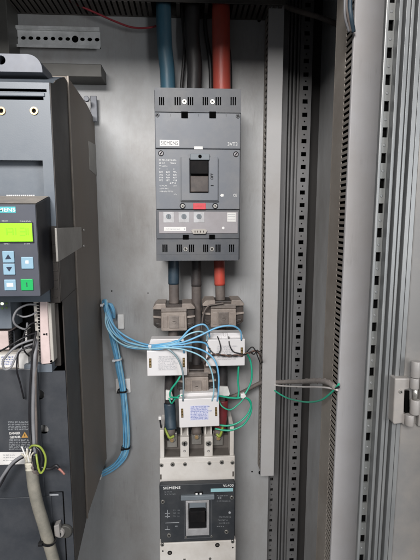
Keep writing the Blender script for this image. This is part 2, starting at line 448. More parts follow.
# ---- front frame post (galvanised)
YF = .43
def FX(px, Y=YF): return P(px, 230, Y).x
post = thing('frame_post', 'bright galvanised front frame post with large square holes, beside the door hinge', 'frame post', (FX(392), YF, ZB))
mb = MB()
mb.box(FX(373.2), FX(376.2), YF - .003, YF + .0025, ZB, ZT)
mb.build('edge_flange', 'front', post, .0008)
mb = MB(); perf_strip(mb, FX(376.2) + .0002, FX(383), ZB + .003, ZT, YF, .002, .025, .0025, .0049, .0014)
mb.build('perforated_strip', 'fstrip', post)
mb = MB(); zq = ZB + .003
while zq < ZT:
    mb.cyl(((FX(376.2) + FX(383)) / 2, YF + .0003, zq + .022), (0, -1, 0), .0019, .0007, 14, .0012); zq += .025
mb.build('dimple_row', 'front', post)
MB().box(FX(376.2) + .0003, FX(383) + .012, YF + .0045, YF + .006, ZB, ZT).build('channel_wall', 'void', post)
prof = []
segs = [(383, 386.2, -.008), (386.2, 387.6, -.001), (387.6, 391.2, -.012), (391.2, 391.9, -.010), (391.9, 394.8, -.0125), (394.8, 396.4, -.004), (396.4, 400.6, -.016), (400.6, 401.2, -.0135), (401.2, 405.5, -.0155)]
mb = MB()
for i, (a, b, dy) in enumerate(segs):
    mb.box(FX(a) + .0002, FX(b), YF + dy, YF + (.004 + .0035 * i), ZB, ZT)
mb.build('ribbed_profile', 'front', post, .0012)

# ---- door with its hinge
YD = .415
d = thing('door', 'open grey cabinet door with a pale cast hinge, at the right edge', 'door', (FX(412, YD), YD, ZB))
MB().box(FX(405.7), P(411.8, 230, YD).x, YD + .004, YD + .03, ZB, ZT).build('door_jamb', 'door', d, .001)
MB().box(P(411.8, 230, YD).x + .0002, P(413.3, 230, YD).x, YD + .0038, YD + .03, ZB, ZT).build('seal', 'seal', d)
MB().box(P(413.3, 230, YD).x + .0003, P(480, 230, YD).x, YD, YD + .02, ZB, ZT).build('panel', 'door', d, .0015)
hg = MB()
YH = YD - .008
hg.pr([(395.2, 378.5), (410.5, 378.5), (409.8, 389), (404.8, 390), (404, 414), (411, 416.5), (411, 425), (404, 425.5), (402, 423.5), (393.6, 424.5), (393, 422)], YH, YH + .012)
h = hg.build('hinge', 'hinge', d, .0012)
for (a, b, c2, r) in ((414.8, 361, 377, 5.0), (414.0, 377.6, 388.5, 4.6), (414.2, 399.5, 413.8, 4.9), (409, 414.5, 425, 4.6)):
    p = P(a, c2, YH - .003); q = P(a, b, YH - .003)
    MB().cyl((p.x, p.y, p.z), (0, 0, 1), r * YH / F, q.z - p.z, 28).build('knuckle', 'hinge', h, .0006)
p = P(414.5, 400, YH - .003); q = P(414.5, 388, YH - .003)
MB().cyl(p, (0, 0, 1), 2.6 * YH / F, q.z - p.z + .001, 20).build('pin', 'screw', h)
MB().pr([(404.5, 391), (409.5, 391), (409.5, 413), (404.5, 413)], YH + .006, YH + .0079).build('recess', 'void', h)
screw(h, 400.6, 391.6, YH, 2.2)
MB().box(P(417.5, 390, YD).x, P(440, 390, YD).x, YD - .006, YD - .0003, P(417, 424, YD).z, P(417, 362, YD).z).build('hinge_leaf', 'door', h, .001)

# ================================================================ DIN rail and dark rail on the plate
YDR = .815
x0, x1, z0, z1 = R(9.5, 25.5, 99.5, 49.5, YDR)
z0 = P(60, 47.8, YDR).z; z1 = P(60, 26.2, YDR).z
t = thing('mounting_rail', 'empty perforated steel mounting rail at the top left of the back plate', 'mounting rail', ((x0 + x1) / 2, YP, z0))
H = z1 - z0
mb = MB()
mb.box(x0, x1, YDR, YDR + .0012, z1 - H * .13, z1).box(x0, x1, YDR, YDR + .0012, z0, z0 + H * .13)
mb.box(x0, x1, YDR + .0013, YDR + .0075, z1 - H * .16, z1 - H * .125).box(x0, x1, YDR + .0013, YDR + .0075, z0 + H * .125, z0 + H * .16)
zc = (z0 + z1) / 2; pitch = 6.72 * YDR / F; NH = 13
for i in range(NH):
    cx = x1 - .0058 - i * pitch
    if cx - pitch * .5 < x0: break
    xl_ = x0 if cx - pitch * 1.5 < x0 else cx - pitch / 2
    cell = rect(xl_, x1 if i == 0 else cx + pitch / 2, z0 + H * .15, z1 - H * .15)
    if i == 3: mb.holed(cell, [circ(cx, zc, .0060)], YDR + .007, YDR + .0082, False)
    else: mb.holed(cell, [circ(cx, zc, .0042, 14, 1, .74)], YDR + .007, YDR + .0082, False)
mb.build('rail', 'din', t, .0004)
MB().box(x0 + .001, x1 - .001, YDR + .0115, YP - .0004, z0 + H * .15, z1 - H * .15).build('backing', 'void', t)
tag(MB().r(41, 63.5, 101.5, 76.5, .785, YP - .0004).build('steel_bar', 'rail_dark', None, .001), 'plain dark steel bar fixed flat below the perforated rail', 'bar')
# left frame strip
tag(MB().box(-.47, XV(8, 30, .78), .78, YP - .0003, P(8, 60, .78).z, ZT).build('frame_post', 'rail_dark', None, .001), 'dark plain frame post at the upper left corner of the cabinet', 'frame post')

# ================================================================ THE DRIVE (left)
XD = P(101, 300, YP).x                      # its right side
YDf = .54
drv = thing('motor_drive', 'large slate grey motor drive with a lit green display, at the left', 'motor drive', (XD - .14, YP, .62))
XL = -.46
zbot = PX(103, 470, XD).z
# sheet metal rear body
ysh = .652
pf = [PX(75.5, 76, XD), PX(80, 84, XD), PX(87, 98, XD)]
zt1 = P(75.5, 76, ysh).z
ztb = P(97, 118, YP - .01).z
MB().prism([(ysh, zbot), (YP - .0006, zbot), (YP - .0006, ztb), (YP - .06, ztb + .012), (ysh, zt1)], XL, XD, 'YZ').build('rear_housing', 'drv_sheet', drv, .0008)
MB().box(XD + .0002, XD + .0028, ysh - .004, ysh - .0016, zbot + .002, zt1 - .001).build('housing_flange', 'drv_edge', drv, .0004)
# side sticker and screws
sp = lambda px, py: PX(px, py, XD + .0004)
a, b = sp(88.5, 143), sp(97, 175)
MB().prism([(a.y, sp(88.5, 141).z), (b.y, sp(97, 146).z), (b.y, sp(97, 176).z), (a.y, sp(88.5, 169).z)], XD + .0001, XD + .0006, 'YZ').build('sticker', 'bracket', drv)
# upper cover
zc0 = P(30, 302, YDf).z
XC = P(54, 110, YDf).x
XC = (XC + P(65.5, 400, .545).x) / 2
def taper(o, xmin=-9):
    """the plastic side draws in towards the sheet housing behind it"""
    for v in o.data.vertices:
        if v.co.x > xmin: v.co.x -= (v.co.y - .54) * (XC - XD - .0005) / (.6475 - .54)
    return o
side_pts = [(54, 86.2), (55.5, 83.6), (59, 80.4), (64, 78.4), (70, 77.2)]
sp = [PX(x, y, XC) for x, y in side_pts]
prof = [(YDf, zc0 - .0)] + [(YDf, sp[0].z)] + [(s_.y, s_.z) for s_ in sp[1:]] + [(ysh - .0045, sp[-1].z), (ysh - .0045, zc0 - .0)]
prof = [p for i, p in enumerate(prof) if i == 0 or (Vector(p) - Vector(prof[i - 1])).length > .0006]
taper(MB().prism(prof, XC - .0016, XC, 'YZ').build('side_cover', 'drv_side', drv, .0004))
# rounded top of the cover
mb = MB()
XCi = XC - .0017
top = prof[1:-1]
for i in range(len(top) - 1):
    (ya, za), (yb, zb_) = top[i], top[i + 1]
    v = [mb.bm.verts.new(p) for p in ((XL, ya, za), (XCi, ya, za), (XCi, yb, zb_), (XL, yb, zb_))]
    f = mb.bm.faces.new(v); f.smooth = True
bmesh.ops.remove_doubles(mb.bm, verts=mb.bm.verts, dist=.00001)
taper(mb.build('top_cover', 'drv', drv), XCi - .001)
# front sheet with real openings
zf = top[0][1]
def rr(a, b, c, d_): return R(a, b, c, d_, YDf)
holes = []
for (a, b, c, d_) in ((-60, 88.2, 46.5, 91.2), (-60, 96.0, 43.5, 99.4), (-60, 160, 43.6, 199)):
    X0, X1, Z0, Z1 = rr(a, b, c, d_); holes.append(rect(max(X0, XL + .01), X1, Z0, Z1))
for (cx, cy) in ((1.7, 111), (34.3, 111)):
    c = P(cx, cy, YDf); holes.append(circ(c.x, c.z, 2.4 * YDf / F, 18))
MB().holed(rect(XL, XCi, zc0, zf), holes, YDf, YDf + .002).build('front_cover', 'drv', drv)
X0, X1, Z0, Z1 = rr(-60, 158, 45, 201)
MB().box(XL + .008, X1, YDf + .014, YDf + .016, Z0, Z1).box(X1, X1 + .0015, YDf + .0021, YDf + .016, Z0, Z1).box(XL + .008, X1, YDf + .0021, YDf + .0138, Z1 - .0002, Z1 + .001).build('keypad_recess', 'drv', drv)
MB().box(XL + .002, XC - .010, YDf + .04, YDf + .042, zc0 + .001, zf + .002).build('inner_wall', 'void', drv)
mb = MB()
for yy in (90.5, 97.1):
    pass
MB().r(-60, 81.6, 46.5, 82.7, YDf + .006, YDf + .05).build('top_groove', 'void', drv)
MB().r(-60, 91.6, 44.5, 95.6, YDf - .0015, YDf + .001).build('louvre', 'drv', drv, .0008)
for (cx, cy) in ((1.7, 111), (34.3, 111)):
    c = P(cx, cy, YDf); k = YDf / F
    r_ = MB().ring((c.x, YDf - .0016, c.z), (0, 1, 0), 3.6 * k, 2.1 * k, .003).build('screw_socket', 'brass', drv)
    MB().cyl((c.x, YDf + .002, c.z), (0, 1, 0), 2.2 * k, .004, 6).build('screw', 'blackp', r_)
# side bracket
YB0, YB1 = PX(57.6, 240, XC + .006).y, PX(82, 240, XC + .006).y
zz = lambda px, py: PX(px, py, XC + .006).z
MB().prism([(YB0, zz(57.6, 228)), (YB1, zz(82, 227)), (YB1, zz(82, 247)), (YB0, zz(57.6, 262))], XC + .0045, XC + .006, 'YZ').box(XC + .0035, XC + .006, YB0 - .0015, YB0, zz(57.6, 262), zz(57.6, 228)).build('side_bracket', 'bracket', drv, .0004)
for yy in (230, 246):
    c = PX(82.5, yy, XD + .001); MB().cyl((XD, c.y + .004, c.z), (1, 0, 0), .002, .003, 14).build('screw', 'screw', drv)
# mounting tab and screw at the upper rear
mb = MB()
mb.box(P(90.5, 100, YP - .012).x, P(97, 100, YP - .012).x, YP - .014, YP - .012, P(92, 122, YP - .012).z, P(92, 96, YP - .012).z)
o = mb.build('mounting_tab', 'lug', drv, .0012)
c = P(87, 99.5, YP - .03)
MB().cyl(c, (0, -1, 0), .0048, .006, 20).build('screw', 'lug', o, .0008)
# lifting lug on top
YL = .57
mb = MB()
X0, X1, Z0, Z1 = R(-60, 53, 42, 71.5, YL)
X0 = XL
rrad = .018
o_ = [(X0, Z0), (X1, Z0)] + [(X1 - rrad + rrad * math.cos(t * math.pi / 12), Z1 - rrad + rrad * math.sin(t * math.pi / 12)) for t in range(0, 7)] + [(X0, Z1)]
c = P(1, 60, YL)
mb.holed(o_, [circ(c.x, c.z, .0052)], YL, YL + .045)
mb.build('lifting_lug', 'lug', drv, .001)
MB().cyl((c.x, YL + .012, c.z), (0, 1, 0), .0051, .01).build('hole_lining', 'void', drv)
# lower cover
YLc = .545
zl1 = P(30, 369, YLc).z; zl0 = .6
XR2 = XC - .0001
XR1 = P(37.2, 369, YLc).x
# side plastic, lower
taper(MB().box(XR2 - .0018, XR2, YLc + .0055, ysh - .0045, zbot + .001, zc0 - .0004).build('lower_side', 'drv_side', drv, .0006))
holes = []
for (cx, cy) in ((39.5, 394.8), (43.6, 429.5)):
    c = P(cx, cy, YLc + .003); holes.append(circ(c.x, c.z, 5.2 * YLc / F, 22, .95, 1))
MB().holed(rect(XR1 - .02, XR2 - .002, zl0, P(50, 372, YLc).z), holes, YLc + .003, YLc + .005).build('lower_flange', 'drv_low', drv)
for (cx, cy) in ((39.5, 394.8), (43.6, 429.5)):
    c = P(cx, cy, YLc + .003)
    MB().box(c.x - .012, c.x + .009, YLc + .02, YLc + .022, c.z - .012, c.z + .012).build('inner_sheet', 'label', drv)
lc = MB().box(XL, XR1, YLc, YLc + .0028, P(20, 497.4, YLc).z, zl1).build('lower_cover', 'drv_low', drv, .0008)
MB().box(XL, P(51, 500, YLc).x, YLc + .0012, YLc + .0028, zl0, P(20, 498, YLc).z).build('terminal_cover', 'drv_low', drv, .0008)
mb = MB()
a = P(49, 493, YLc); b = P(62, 493, YLc); e = P(62, 600, YLc)
mb.box(a.x, b.x, YLc + .0018, YLc + .0028, a.z - .0008, a.z)
mb.box(b.x, b.x + .0012, YLc + .0017, YLc + .0028, zl0, a.z)
mb.build('cover_seam', 'void', drv)
mb = MB()
mb.r(49.5, 494.2, 58.5, 495.6, YLc + .0014, YLc + .0018)
mb.build('cover_print', 'printg', drv)
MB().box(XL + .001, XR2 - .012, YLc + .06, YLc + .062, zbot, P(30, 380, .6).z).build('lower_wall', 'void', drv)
MB().r(24, 364.5, 52, 372.5, YLc + .001, YLc + .03).build('shelf_edge', 'drv', drv, .0006)
sg = MB().r(49, 226, 58.4, 303, YDf - .0022, YDf - .0001).build('side_guard', 'drv_side', drv, .0006)
mb = MB()
for yy in range(234, 300, 9): mb.r(52.6, yy, 57.6, yy + 1.2, YDf - .0032, YDf - .002)
mb.build('rib', 'drv_side', sg)
MB().r(53, 303.5, 59.6, 366, .558, .575).build('bay_side', 'drv_side', drv, .0008)
# electronics bay
YE = .60
MB().box(XL, XC - .012, YE, YE + .002, P(30, 385, YE).z, P(30, 292, YE).z).build('bay_wall', 'blackp', drv)
md = MB().r(-30, 296, 10.8, 329, .552, .59).build('option_module', 'drv', drv, .0008)
for (a, b, m_) in ((2.2, 303.6, 'led'), (6.6, 303.4, 'led2'), (2.4, 308.2, 'led2'), (6.6, 307.6, 'led2')):
    c = P(a, b, .552); MB().cyl((c.x, .5521, c.z), (0, -1, 0), (1.5 if m_ == 'led' else 1.1) * .552 / F, .0008, 14).build('indicator_lamp', m_, md)
tb = MB().r(-30, 331.5, 8.5, 350, .56, .59).build('terminal_block', 'term', drv, .0006)
mb = MB()
for i in range(6): mb.r(9.2, 332 + i * 3, 11.6, 333.8 + i * 3, .562, .566)
mb.build('contact', 'blackp', tb)
MB().r(12.2, 331, 15, 352, .568, .59).build('bay_rib', 'drv_low', drv)
MB().r(-30, 354.8, 17.6, 367.5, .556, .5566).build('label_sticker', 'label', drv)
MB().r(18.6, 353.5, 28.2, 368.8, .553, .575).build('white_block', 'label', drv, .0006)
MB().r(-30, 352.8, 18.3, 369, .557, .575).build('label_carrier', 'term2', drv, .0006)
mb = MB()
for yy in (357, 359.4, 361.8, 364): marks(mb, 1 + random.uniform(0, 1), yy, 14, .556, 1.1)
mb.build('print', 'printb', drv)
mb = MB()
for i in range(7): mb.r(25.2, 330 + i * 1.9, 27.0, 331.1 + i * 1.9, .585, .60)
mb.build('pin_row', 'label', drv)
# long terminal strip at right of the bay
ts = thing('x', 'x', 'x', (0, 0, 0)); bpy.data.objects.remove(ts)
ts = MB().pr([(39.5, 301), (46.8, 301.5), (50.6, 363.5), (41.5, 364.5), (40.5, 362)], .541, .575).build('terminal_strip', 'term', drv, .001)
MB().pr([(46.9, 302.5), (50.8, 303.5), (54, 361.5), (50.7, 363.2)], .5435, .575).build('strip_edge', 'term2', ts, .001)
mb = MB()
for i in range(20):
    f = i / 19
    if i == 10: continue
    x, y = 36.9 + f * 3.3, 304 + f * 57
    mb.r(x, y - .85, x + 2.6, y + .85, .5425, .56)
mb.build('contact', 'blackp', ts)
MB().pr([(33.2, 300.8), (39.4, 301), (41, 362), (37, 362), (35.4, 335)], .5445, .575).build('strip_row', 'term2', ts, .0006)
mb = MB(); mb.r(43.2, 333.6, 45.4, 335.2, .5405, .545).r(46, 333.2, 47.2, 335.4, .5404, .545).build('clip', 'blackp', ts)
screw(ts, 51.2, 361.2, .5425, 1.1, 'void', 'screw_hole', False)
# warning print and sticker on the lower cover
YW = YLc
mb = MB()
for i, yy in enumerate([422, 424.4, 426.8, 429.2]): marks(mb, 8.2 + i * .1, yy, 30.2, YW, 1.3)
for yy in (440.0, 442.4, 444.8, 447.0, 449.2): marks(mb, 9.0, yy, 31.0, YW, 1.3)
mb.build('print', 'printg', lc)
text('DANGER', 15, 433.1, YW, 2.6, 'label', lc, 11, .02); text('GEFAHR', 15.3, 436.9, YW, 2.6, 'label', lc, 11, .02)
MB().pr([(21.4, 437.8), (28.2, 437.6), (24.7, 431.8)], YW - .0003, YW + .0002).build('warning_triangle', 'warn', lc)
MB().pr([(24.3, 436.4), (25.2, 436.4), (25.0, 433.8), (24.5, 433.8)], YW - .0006, YW).build('print', 'blackp', lc)
MB().pr([(-30, 452.5), (31, 452), (31.5, 464), (-30, 465.5)], YW - .0004, YW + .0002).build('label_sticker', 'label', lc)
mb = MB()
for yy in (455, 457.6, 460.2): marks(mb, 3, yy, 15, YW - .0004, .7)
mb.build('print', 'printg', lc)
# keypad
YK = .489
kp_r = P(38.7, 250, YK).x
kz1, kz0 = P(20, 204, YK).z, P(20, 296.5, YK).z
kx0 = P(-42, 250, YK).x
kp = MB()
yb_ = YDf - .0005
zt_b = P(30, 196.5, yb_).z
kp.prism([(YK, kz0), (YK, kz1), (yb_, zt_b), (yb_, kz0 + .003)], kx0, kp_r, 'YZ')
kp = kp.build('keypad', 'keypad_side', drv, .0012)
fw = MB(); c0 = kx0 + .0004
fw.box(c0, kp_r - .0008, YK - .0012, YK - .0001, kz0 + .0005, kz1 - .0005); fw.build('fascia', 'keypad', kp, .0012)
YKf = YK - .0012
# dusty top of keypad
mb = MB()
v = [mb.bm.verts.new(p) for p in ((kx0 + .001, YK + .0012, kz1 + .0007), (kp_r - .001, YK + .0012, kz1 + .0007), (kp_r - .001, yb_ - .001, zt_b + .0006), (kx0 + .001, yb_ - .001, zt_b + .0006))]
mb.bm.faces.new(v)
mb.build('top_face', 'keypad_top', kp)
mb = MB()
for i in range(14): mb.r(6.5 + i * 2.05, 194.8, 7.9 + i * 2.05, 198.2, .5385, .5396)
mb.build('vent_rib', 'label', kp)
MB().r(-20, 206.6, 15.6, 212.6, YKf - .0004, YKf + .0003).build('brand_plate', 'cyan', kp)
text('SIEMENS', 2.8, 209.7, YKf - .0004, 3.6, 'white', kp, 24, .02)
MB().r(-24, 222.2, 33.2, 243.0, YKf - .0016, YKf + .0003).build('display_frame', 'keypad_side', kp, .0006)
dsp = MB().r(-23.6, 223.2, 32.2, 241.6, YKf - .0022, YKf - .0010).build('display', 'lcd', kp, .0003)
mb = MB()
for (a, b, c_, d_) in ((6, 228, 7.2, 235), (8, 228, 12, 229), (8, 231.5, 12, 232.4), (12.3, 228, 13.2, 235), (15, 228, 16, 235), (20, 227.5, 24, 228.4), (20, 231, 25, 232), (25.4, 228, 26.3, 235), (20, 235, 25, 235.8), (27.5, 228, 28.4, 235)):
    mb.r(a, b, c_, d_, YKf - .0025, YKf - .002)
mb.build('digit', 'lcd_dark', dsp)
mb = MB()
marks(mb, 2, 221, 9, YKf, .9, gap=.3); marks(mb, 20, 221.2, 31.5, YKf, .9, gap=.3); marks(mb, 4, 243.8, 9.6, YKf - .0001, .9, gap=.3); marks(mb, 24.5, 243.8, 31, YKf - .0001, .9, gap=.3)
mb.build('print', 'white', kp)
def key(a, b, c, d_, m_):
    return MB().r(a, b, c, d_, YKf - .0016, YKf + .0002).build('key', m_, kp, .0008)
k1 = key(2.2, 251, 14, 262.8, 'key_blue'); MB().pr([(5, 259.3), (11.2, 259.0), (8, 254.3)], YKf - .0019, YKf - .001).build('symbol', 'key_dark', k1)
k2 = key(3, 263.6, 14.8, 275, 'key_blue'); MB().pr([(6, 267), (12, 266.8), (9.1, 271.6)], YKf - .0019, YKf - .001).build('symbol', 'key_dark', k2)
k3 = key(21, 257, 33.2, 269, 'key_blue'); MB().pr([(25.4, 260.6), (28.6, 260.6), (28.6, 263.6), (25.4, 263.6)], YKf - .0019, YKf - .001).build('symbol', 'white', k3)
k4 = key(4, 279.6, 15.8, 290.6, 'key_blue'); MB().r(6.6, 283, 13.2, 286.8, YKf - .0019, YKf - .001).build('symbol', 'white', k4)
k5 = key(20.6, 279, 33, 290.6, 'key_green'); MB().r(26.4, 282.5, 27.2, 287, YKf - .0019, YKf - .001).build('symbol', 'key_dark', k5)
for (a, b, c, d_) in ((-24, 251, -12, 262.8), (-24, 265, -12, 277), (-23, 279.6, -11, 290.6)): key(a, b, c, d_, 'key_blue')
# cable clamp on the drive
cl = MB(); c = P(60.5, 531, YLc)
cl.cyl((c.x, YLc + .002, c.z), (0, -1, 0), .0075, .008, 24, .006)
cl = cl.build('clamp_knob', 'hinge', drv, .0006)
MB().cyl((c.x, YLc - .0055, c.z), (0, -1, 0), .0028, .0012, 16).build('screw', 'blackp', cl)
MB().cyl((c.x + .006, YLc + .002, c.z - .001), (0, -1, 0), .0105, .004, 24, .009).build('washer', 'rail_dark', cl, .0006)
MB().pr([(53.5, 526.5), (59, 524.5), (60, 538), (54.5, 537)], YLc - .009, YLc + .002).build('clamp_arm', 'hinge', cl, .0012)

# ================================================================ UPPER BREAKER
Y1 = .711
br = thing('circuit_breaker', 'upper grey moulded circuit breaker with a red label under its toggle', 'circuit breaker', (P(197, 262, YP).x, YP, P(197, 262, Y1).z), 'moulded circuit breakers')
MB().r(155.6, 90, 240.4, 260, Y1 + .012, YP - .0006).build('rear_body', 'vt_dark', br, .0015)
def V1(a, b, o=145, q=80): return o + a / 4.2, q + b / 4.2
def cover(y0, y1, slot_y0, slot_y1, bars, scr, w=(154.8, 241.0)):
    X0, X1, Z0, Z1 = R(w[0], y0, w[1], y1, Y1)
    holes = []
    for bx in bars:
        a, b, c, d_ = R(145 + bx / 4.2 - .68, slot_y0, 145 + bx / 4.2 + .62, slot_y1, Y1)
        holes.append(rect(a, b, c, d_))
    o = MB().holed(rect(X0, X1, Z0, Z1), holes, Y1, Y1 + .011).build('terminal_cover', 'vt_dark', br, .0006)
    MB().box(X0 + .002, X1 - .002, Y1 + .009, Y1 + .0112, Z0 + .002, Z1 - .002).build('slot_lining', 'void', o)
    for (a, b) in scr: screw(o, a, b, Y1, 2.5)
    return o
bars = [62, 70, 78, 127, 137, 147, 182, 191, 200, 245, 254, 262, 299, 308, 317, 362, 371, 380]
cover(88.2, 112.2, 97, 105.2, bars, [V1(165, 92), V1(283, 92)])
bars2 = [76, 84, 92, 136, 144, 152, 188, 196, 204, 247, 255, 263, 299, 307, 315, 356, 364, 372]
cover(239.2, 260.6, 244.5, 252.2, bars2, [V1(170, 332, q=170), V1(281, 332, q=170)], (156.2, 238.6))
MB().r(156.4, 253.6, 238.4, 254.3, Y1 - .0004, Y1 + .0005).build('cover_ridge', 'vt_dark', br)
up = MB().r(155.0, 112.7, 240.6, 148.6, Y1 + .001, Y1 + .013).build('upper_front', 'vt_body', br, .0012)
lo = MB().r(155.4, 149.2, 240.0, 209.4, Y1 - .0005, Y1 + .0131).build('lower_front', 'vt_body', br, .0012)
MB().r(156, 209.9, 239.4, 238.9, Y1 + .002, Y1 + .0132).build('trip_surround', 'vt_dark', br, .0012)
tp = MB().r(158.8, 211.6, 238, 233.4, Y1 + .0002, Y1 + .0022).build('trip_panel', 'vt_panel', br, .0008)
for (a, b, c, d_) in ((181.2, 111.4, 187.9, 117.8), (209.3, 111.4, 216, 117.8), (182.9, 234.9, 188.7, 239.6), (209.2, 234.7, 214.9, 239.4)):
    MB().r(a, b, c, d_, Y1 - .0009, Y1 + .004).build('latch', 'void', br, .0004)
for (a, b) in (V1(52, 147), V1(390, 152)): screw(up, a, b, Y1 + .001, 2.2, 'vt_dark')
YU = Y1 + .001
lab = MB().r(159.8, 140, 179.2, 146, YU - .0005, YU + .0002).build('name_label', 'label', up)
text('SIEMENS', 169.5, 143, YU - .0005, 3.3, 'printd', lab, 16.5, .0)
MB().r(194.2, 146.3, 202.8, 149.4, YU - .0022, YU + .0002).build('tab_label', 'label', up, .0002)
text('3VT3', 232.5, 144.2, YU, 3.4, 'white', up, 9.5)
mb = MB()
for x in (170.3, 198, 225.8): mb.r(x, 113.8, x + .8, 116.5, YU - .0002, YU + .0002)
mb.build('print', 'vt_dark', up)
YL1 = Y1 - .0005
for (a, b) in (V1(67, 308), V1(382, 312)):
    c = P(a, b, YL1); k = YL1 / F
    rg = MB().ring((c.x, YL1 - .0004, c.z), (0, 1, 0), 2.7 * k, 2.0 * k, .0006).build('lock_ring', 'blackp', lo)
    MB().cyl((c.x, YL1 + .0002, c.z), (0, -1, 0), 1.9 * k, .0008).build('seal_screw', 'vt_panel', rg)
    MB().prism([(c.x - 1.3 * k, c.z - .8 * k), (c.x - .5 * k, c.z - 1.3 * k), (c.x + 1.3 * k, c.z + .8 * k), (c.x + .5 * k, c.z + 1.3 * k)], YL1 - .0011, YL1 - .0004).build('slot', 'blackp', rg)
mb = MB()
marks(mb, 159, 160.2, 178, YL1, 1.5); marks(mb, 159.2, 163.2, 166, YL1, 1.3); marks(mb, 170, 163.2, 177.4, YL1, 1.3); marks(mb, 159.3, 166, 167.6, YL1, 1.2)
for i in range(5):
    for x in (159.4, 166.2, 173.2): marks(mb, x, 169.2 + i * 2.8, x + (4.0 if i else 2.0), YL1, 1.5, gap=.2)
marks(mb, 169.8, 183, 176.5, YL1, 1.5, gap=.2); marks(mb, 159.6, 185.8, 168, YL1, 1.2); marks(mb, 173, 185.9, 177, YL1, .8)
marks(mb, 159.6, 188.6, 169.4, YL1, 1.2); marks(mb, 159.8, 191.4, 173.8, YL1, 1.2); marks(mb, 174, 194.3, 177.6, YL1, 1.2, gap=.2)
mb.build('print', 'white', lo)
# handle escutcheon with open well
X0, X1, Z0, Z1 = R(181, 157, 218.2, 200.6, YL1 - .005)
a, b, c, d_ = R(189.6, 158.5, 208.8, 193, YL1 - .005)
es = MB().holed(rect(X0, X1, Z0, Z1), [rect(a, b, c, d_)], YL1 - .005, YL1).build('escutcheon', 'vt_body', br, .001)
MB().r(180.6, 200.0, 218.8, 201.6, YL1 - .0035, YL1).build('escutcheon_lip', 'vt_dark', es, .0004)
MB().r(190, 157.6, 208.4, 192.9, YL1 - .0003, YL1).build('well', 'blackp', es)
tg = MB().r(190.4, 160.5, 208.3, 174, YL1 - .009, YL1).build('toggle', 'toggle', es, .0015)
MB().r(190.4, 176, 208.3, 192, YL1 - .003, YL1).build('toggle_slide', 'toggle_b', es, .001)
tt = MB().r(190.2, 153.6, 209.6, 160.0, YL1 - .0075, YL1).build('lock_tab', 'bluegrey', es, .001)
c = P(200, 156.4, YL1 - .0075); MB().cyl((c.x, YL1 - .0074, c.z), (0, -1, 0), .0028, .0008).build('hole', 'void', tt)
text('OFF', 211.9, 176.5, YL1 - .005, 2.6, 'blackp', es, 6, .02, math.pi / 2)
MB().r(210.8, 185.2, 213.6, 186, YL1 - .0053, YL1 - .004).build('print', 'blackp', es)
text('CE', 235, 195.3, YL1, 2.6, 'white', lo, 3.6, .01)
MB().pr([(220, 195.4), (221.4, 193.9), (223.6, 194.2), (223.6, 196.4), (221.4, 196.8)], YL1 - .0003, YL1 + .0001).build('print', 'white', lo)
MB().r(193.2, 203.2, 205.8, 209.3, YL1 - .0015, YL1 + .0002).build('test_button', 'red', lo, .0004)
mb = MB(); marks(mb, 194.4, 206.2, 204.6, YL1 - .0015, 1.6, gap=.3); mb.build('print', 'cab_red', lo)
for (a, b) in ((182.6, 206), (215.2, 206)):
    c = P(a, b, YL1); k = YL1 / F
    rg = MB().ring((c.x, YL1 - .0006, c.z), (0, 1, 0), 2.9 * k, 2.2 * k, .0008).build('lock_ring', 'blackp', lo)
    screw(rg, a, b, YL1, 2.0)
# trip unit
YT = Y1 + .0002
for x in (168.6, 183.9, 199):
    s_ = MB().r(x - 5.4, 211.9, x + 5.4, 222.6, YT - .0006, YT + .0003).build('dial_plate', 'silver', tp, .0003)
    c = P(x, 216.4, YT); MB().cyl((c.x, YT - .0004, c.z), (0, -1, 0), .0042, .0014, 20).build('dial', 'bluegrey', s_)
    MB().box(c.x - .0005, c.x + .0005, YT - .0022, YT - .0015, c.z - .003, c.z + .003).build('slot', 'vt_dark', s_)
s_ = MB().r(164, 227, 186, 231, YT - .0006, YT + .0003).build('label_sticker', 'label', tp)
mb = MB(); marks(mb, 166, 229, 180, YT - .0006, 1); mb.r(183.8, 228.4, 185.2, 229.6, YT - .0009, YT); mb.build('print', 'printg', s_)
s_ = MB().r(227.2, 212.6, 235.8, 221.8, YT - .0006, YT + .0003).build('label_sticker', 'label', tp)
mb = MB()
for yy in (214, 216.4, 218.8): mb.r(227.8, yy, 235.2, yy + .5, YT - .0009, YT)
mb.build('print', 'printg', s_)
MB().pr([(191, 230.4), (193, 229.2), (205.5, 229.2), (207.4, 230.6), (205.5, 233.9), (193, 233.9)], YT - .0035, YT + .0003).build('test_socket', 'term2', tp, .0006)
mb = MB()
for x in (194.5, 197, 200, 203): mb.r(x, 230.6, x + 1, 232.6, YT - .0038, YT - .003)
mb.build('socket_hole', 'toggle_b', tp)
c = P(223.2, 228, YT); MB().cyl((c.x, YT + .0001, c.z), (0, -1, 0), .0022, .0005).build('round_print', 'white', tp)

# ================================================================ LOWER BREAKER
Y2 = .716
b2 = thing('circuit_breaker', 'lower black and off-white moulded circuit breaker with a teal strip', 'circuit breaker', (P(197, 560, YP).x, YP, .62), 'moulded circuit breakers')
Yw = .735
MB().r(162.5, 440, 232.5, 640, .775, YP - .0006).build('rear_body', 'vl_dark', b2, .0015)
MB().r(160.6, 484.4, 234.8, 640, Y2 + .012, .7749).build('core_body', 'vl_dark', b2, .001)
z_lip = P(197, 457.5, Yw).z
wc = MB().r(159.8, 457.5, 234.8, 483.6, Yw, .7745).build('terminal_cover', 'vl_white', b2, .0012)
MB().r(160.6, 462.2, 234, 462.8, Yw - .0006, Yw + .001).build('cover_ridge', 'vl_white', wc)
zt2 = P(197, 432, Yw).z
for (a, b, top_) in ((160, 164, 429.5), (230, 234, 427.8)):
    X0, X1, _, _ = R(a, 440, b, 450, Yw)
    MB().box(X0, X1, Yw + .001, .80, z_lip + .0003, P(197, top_, Yw).z).build('side_barrier', 'vl_white', b2, .001)
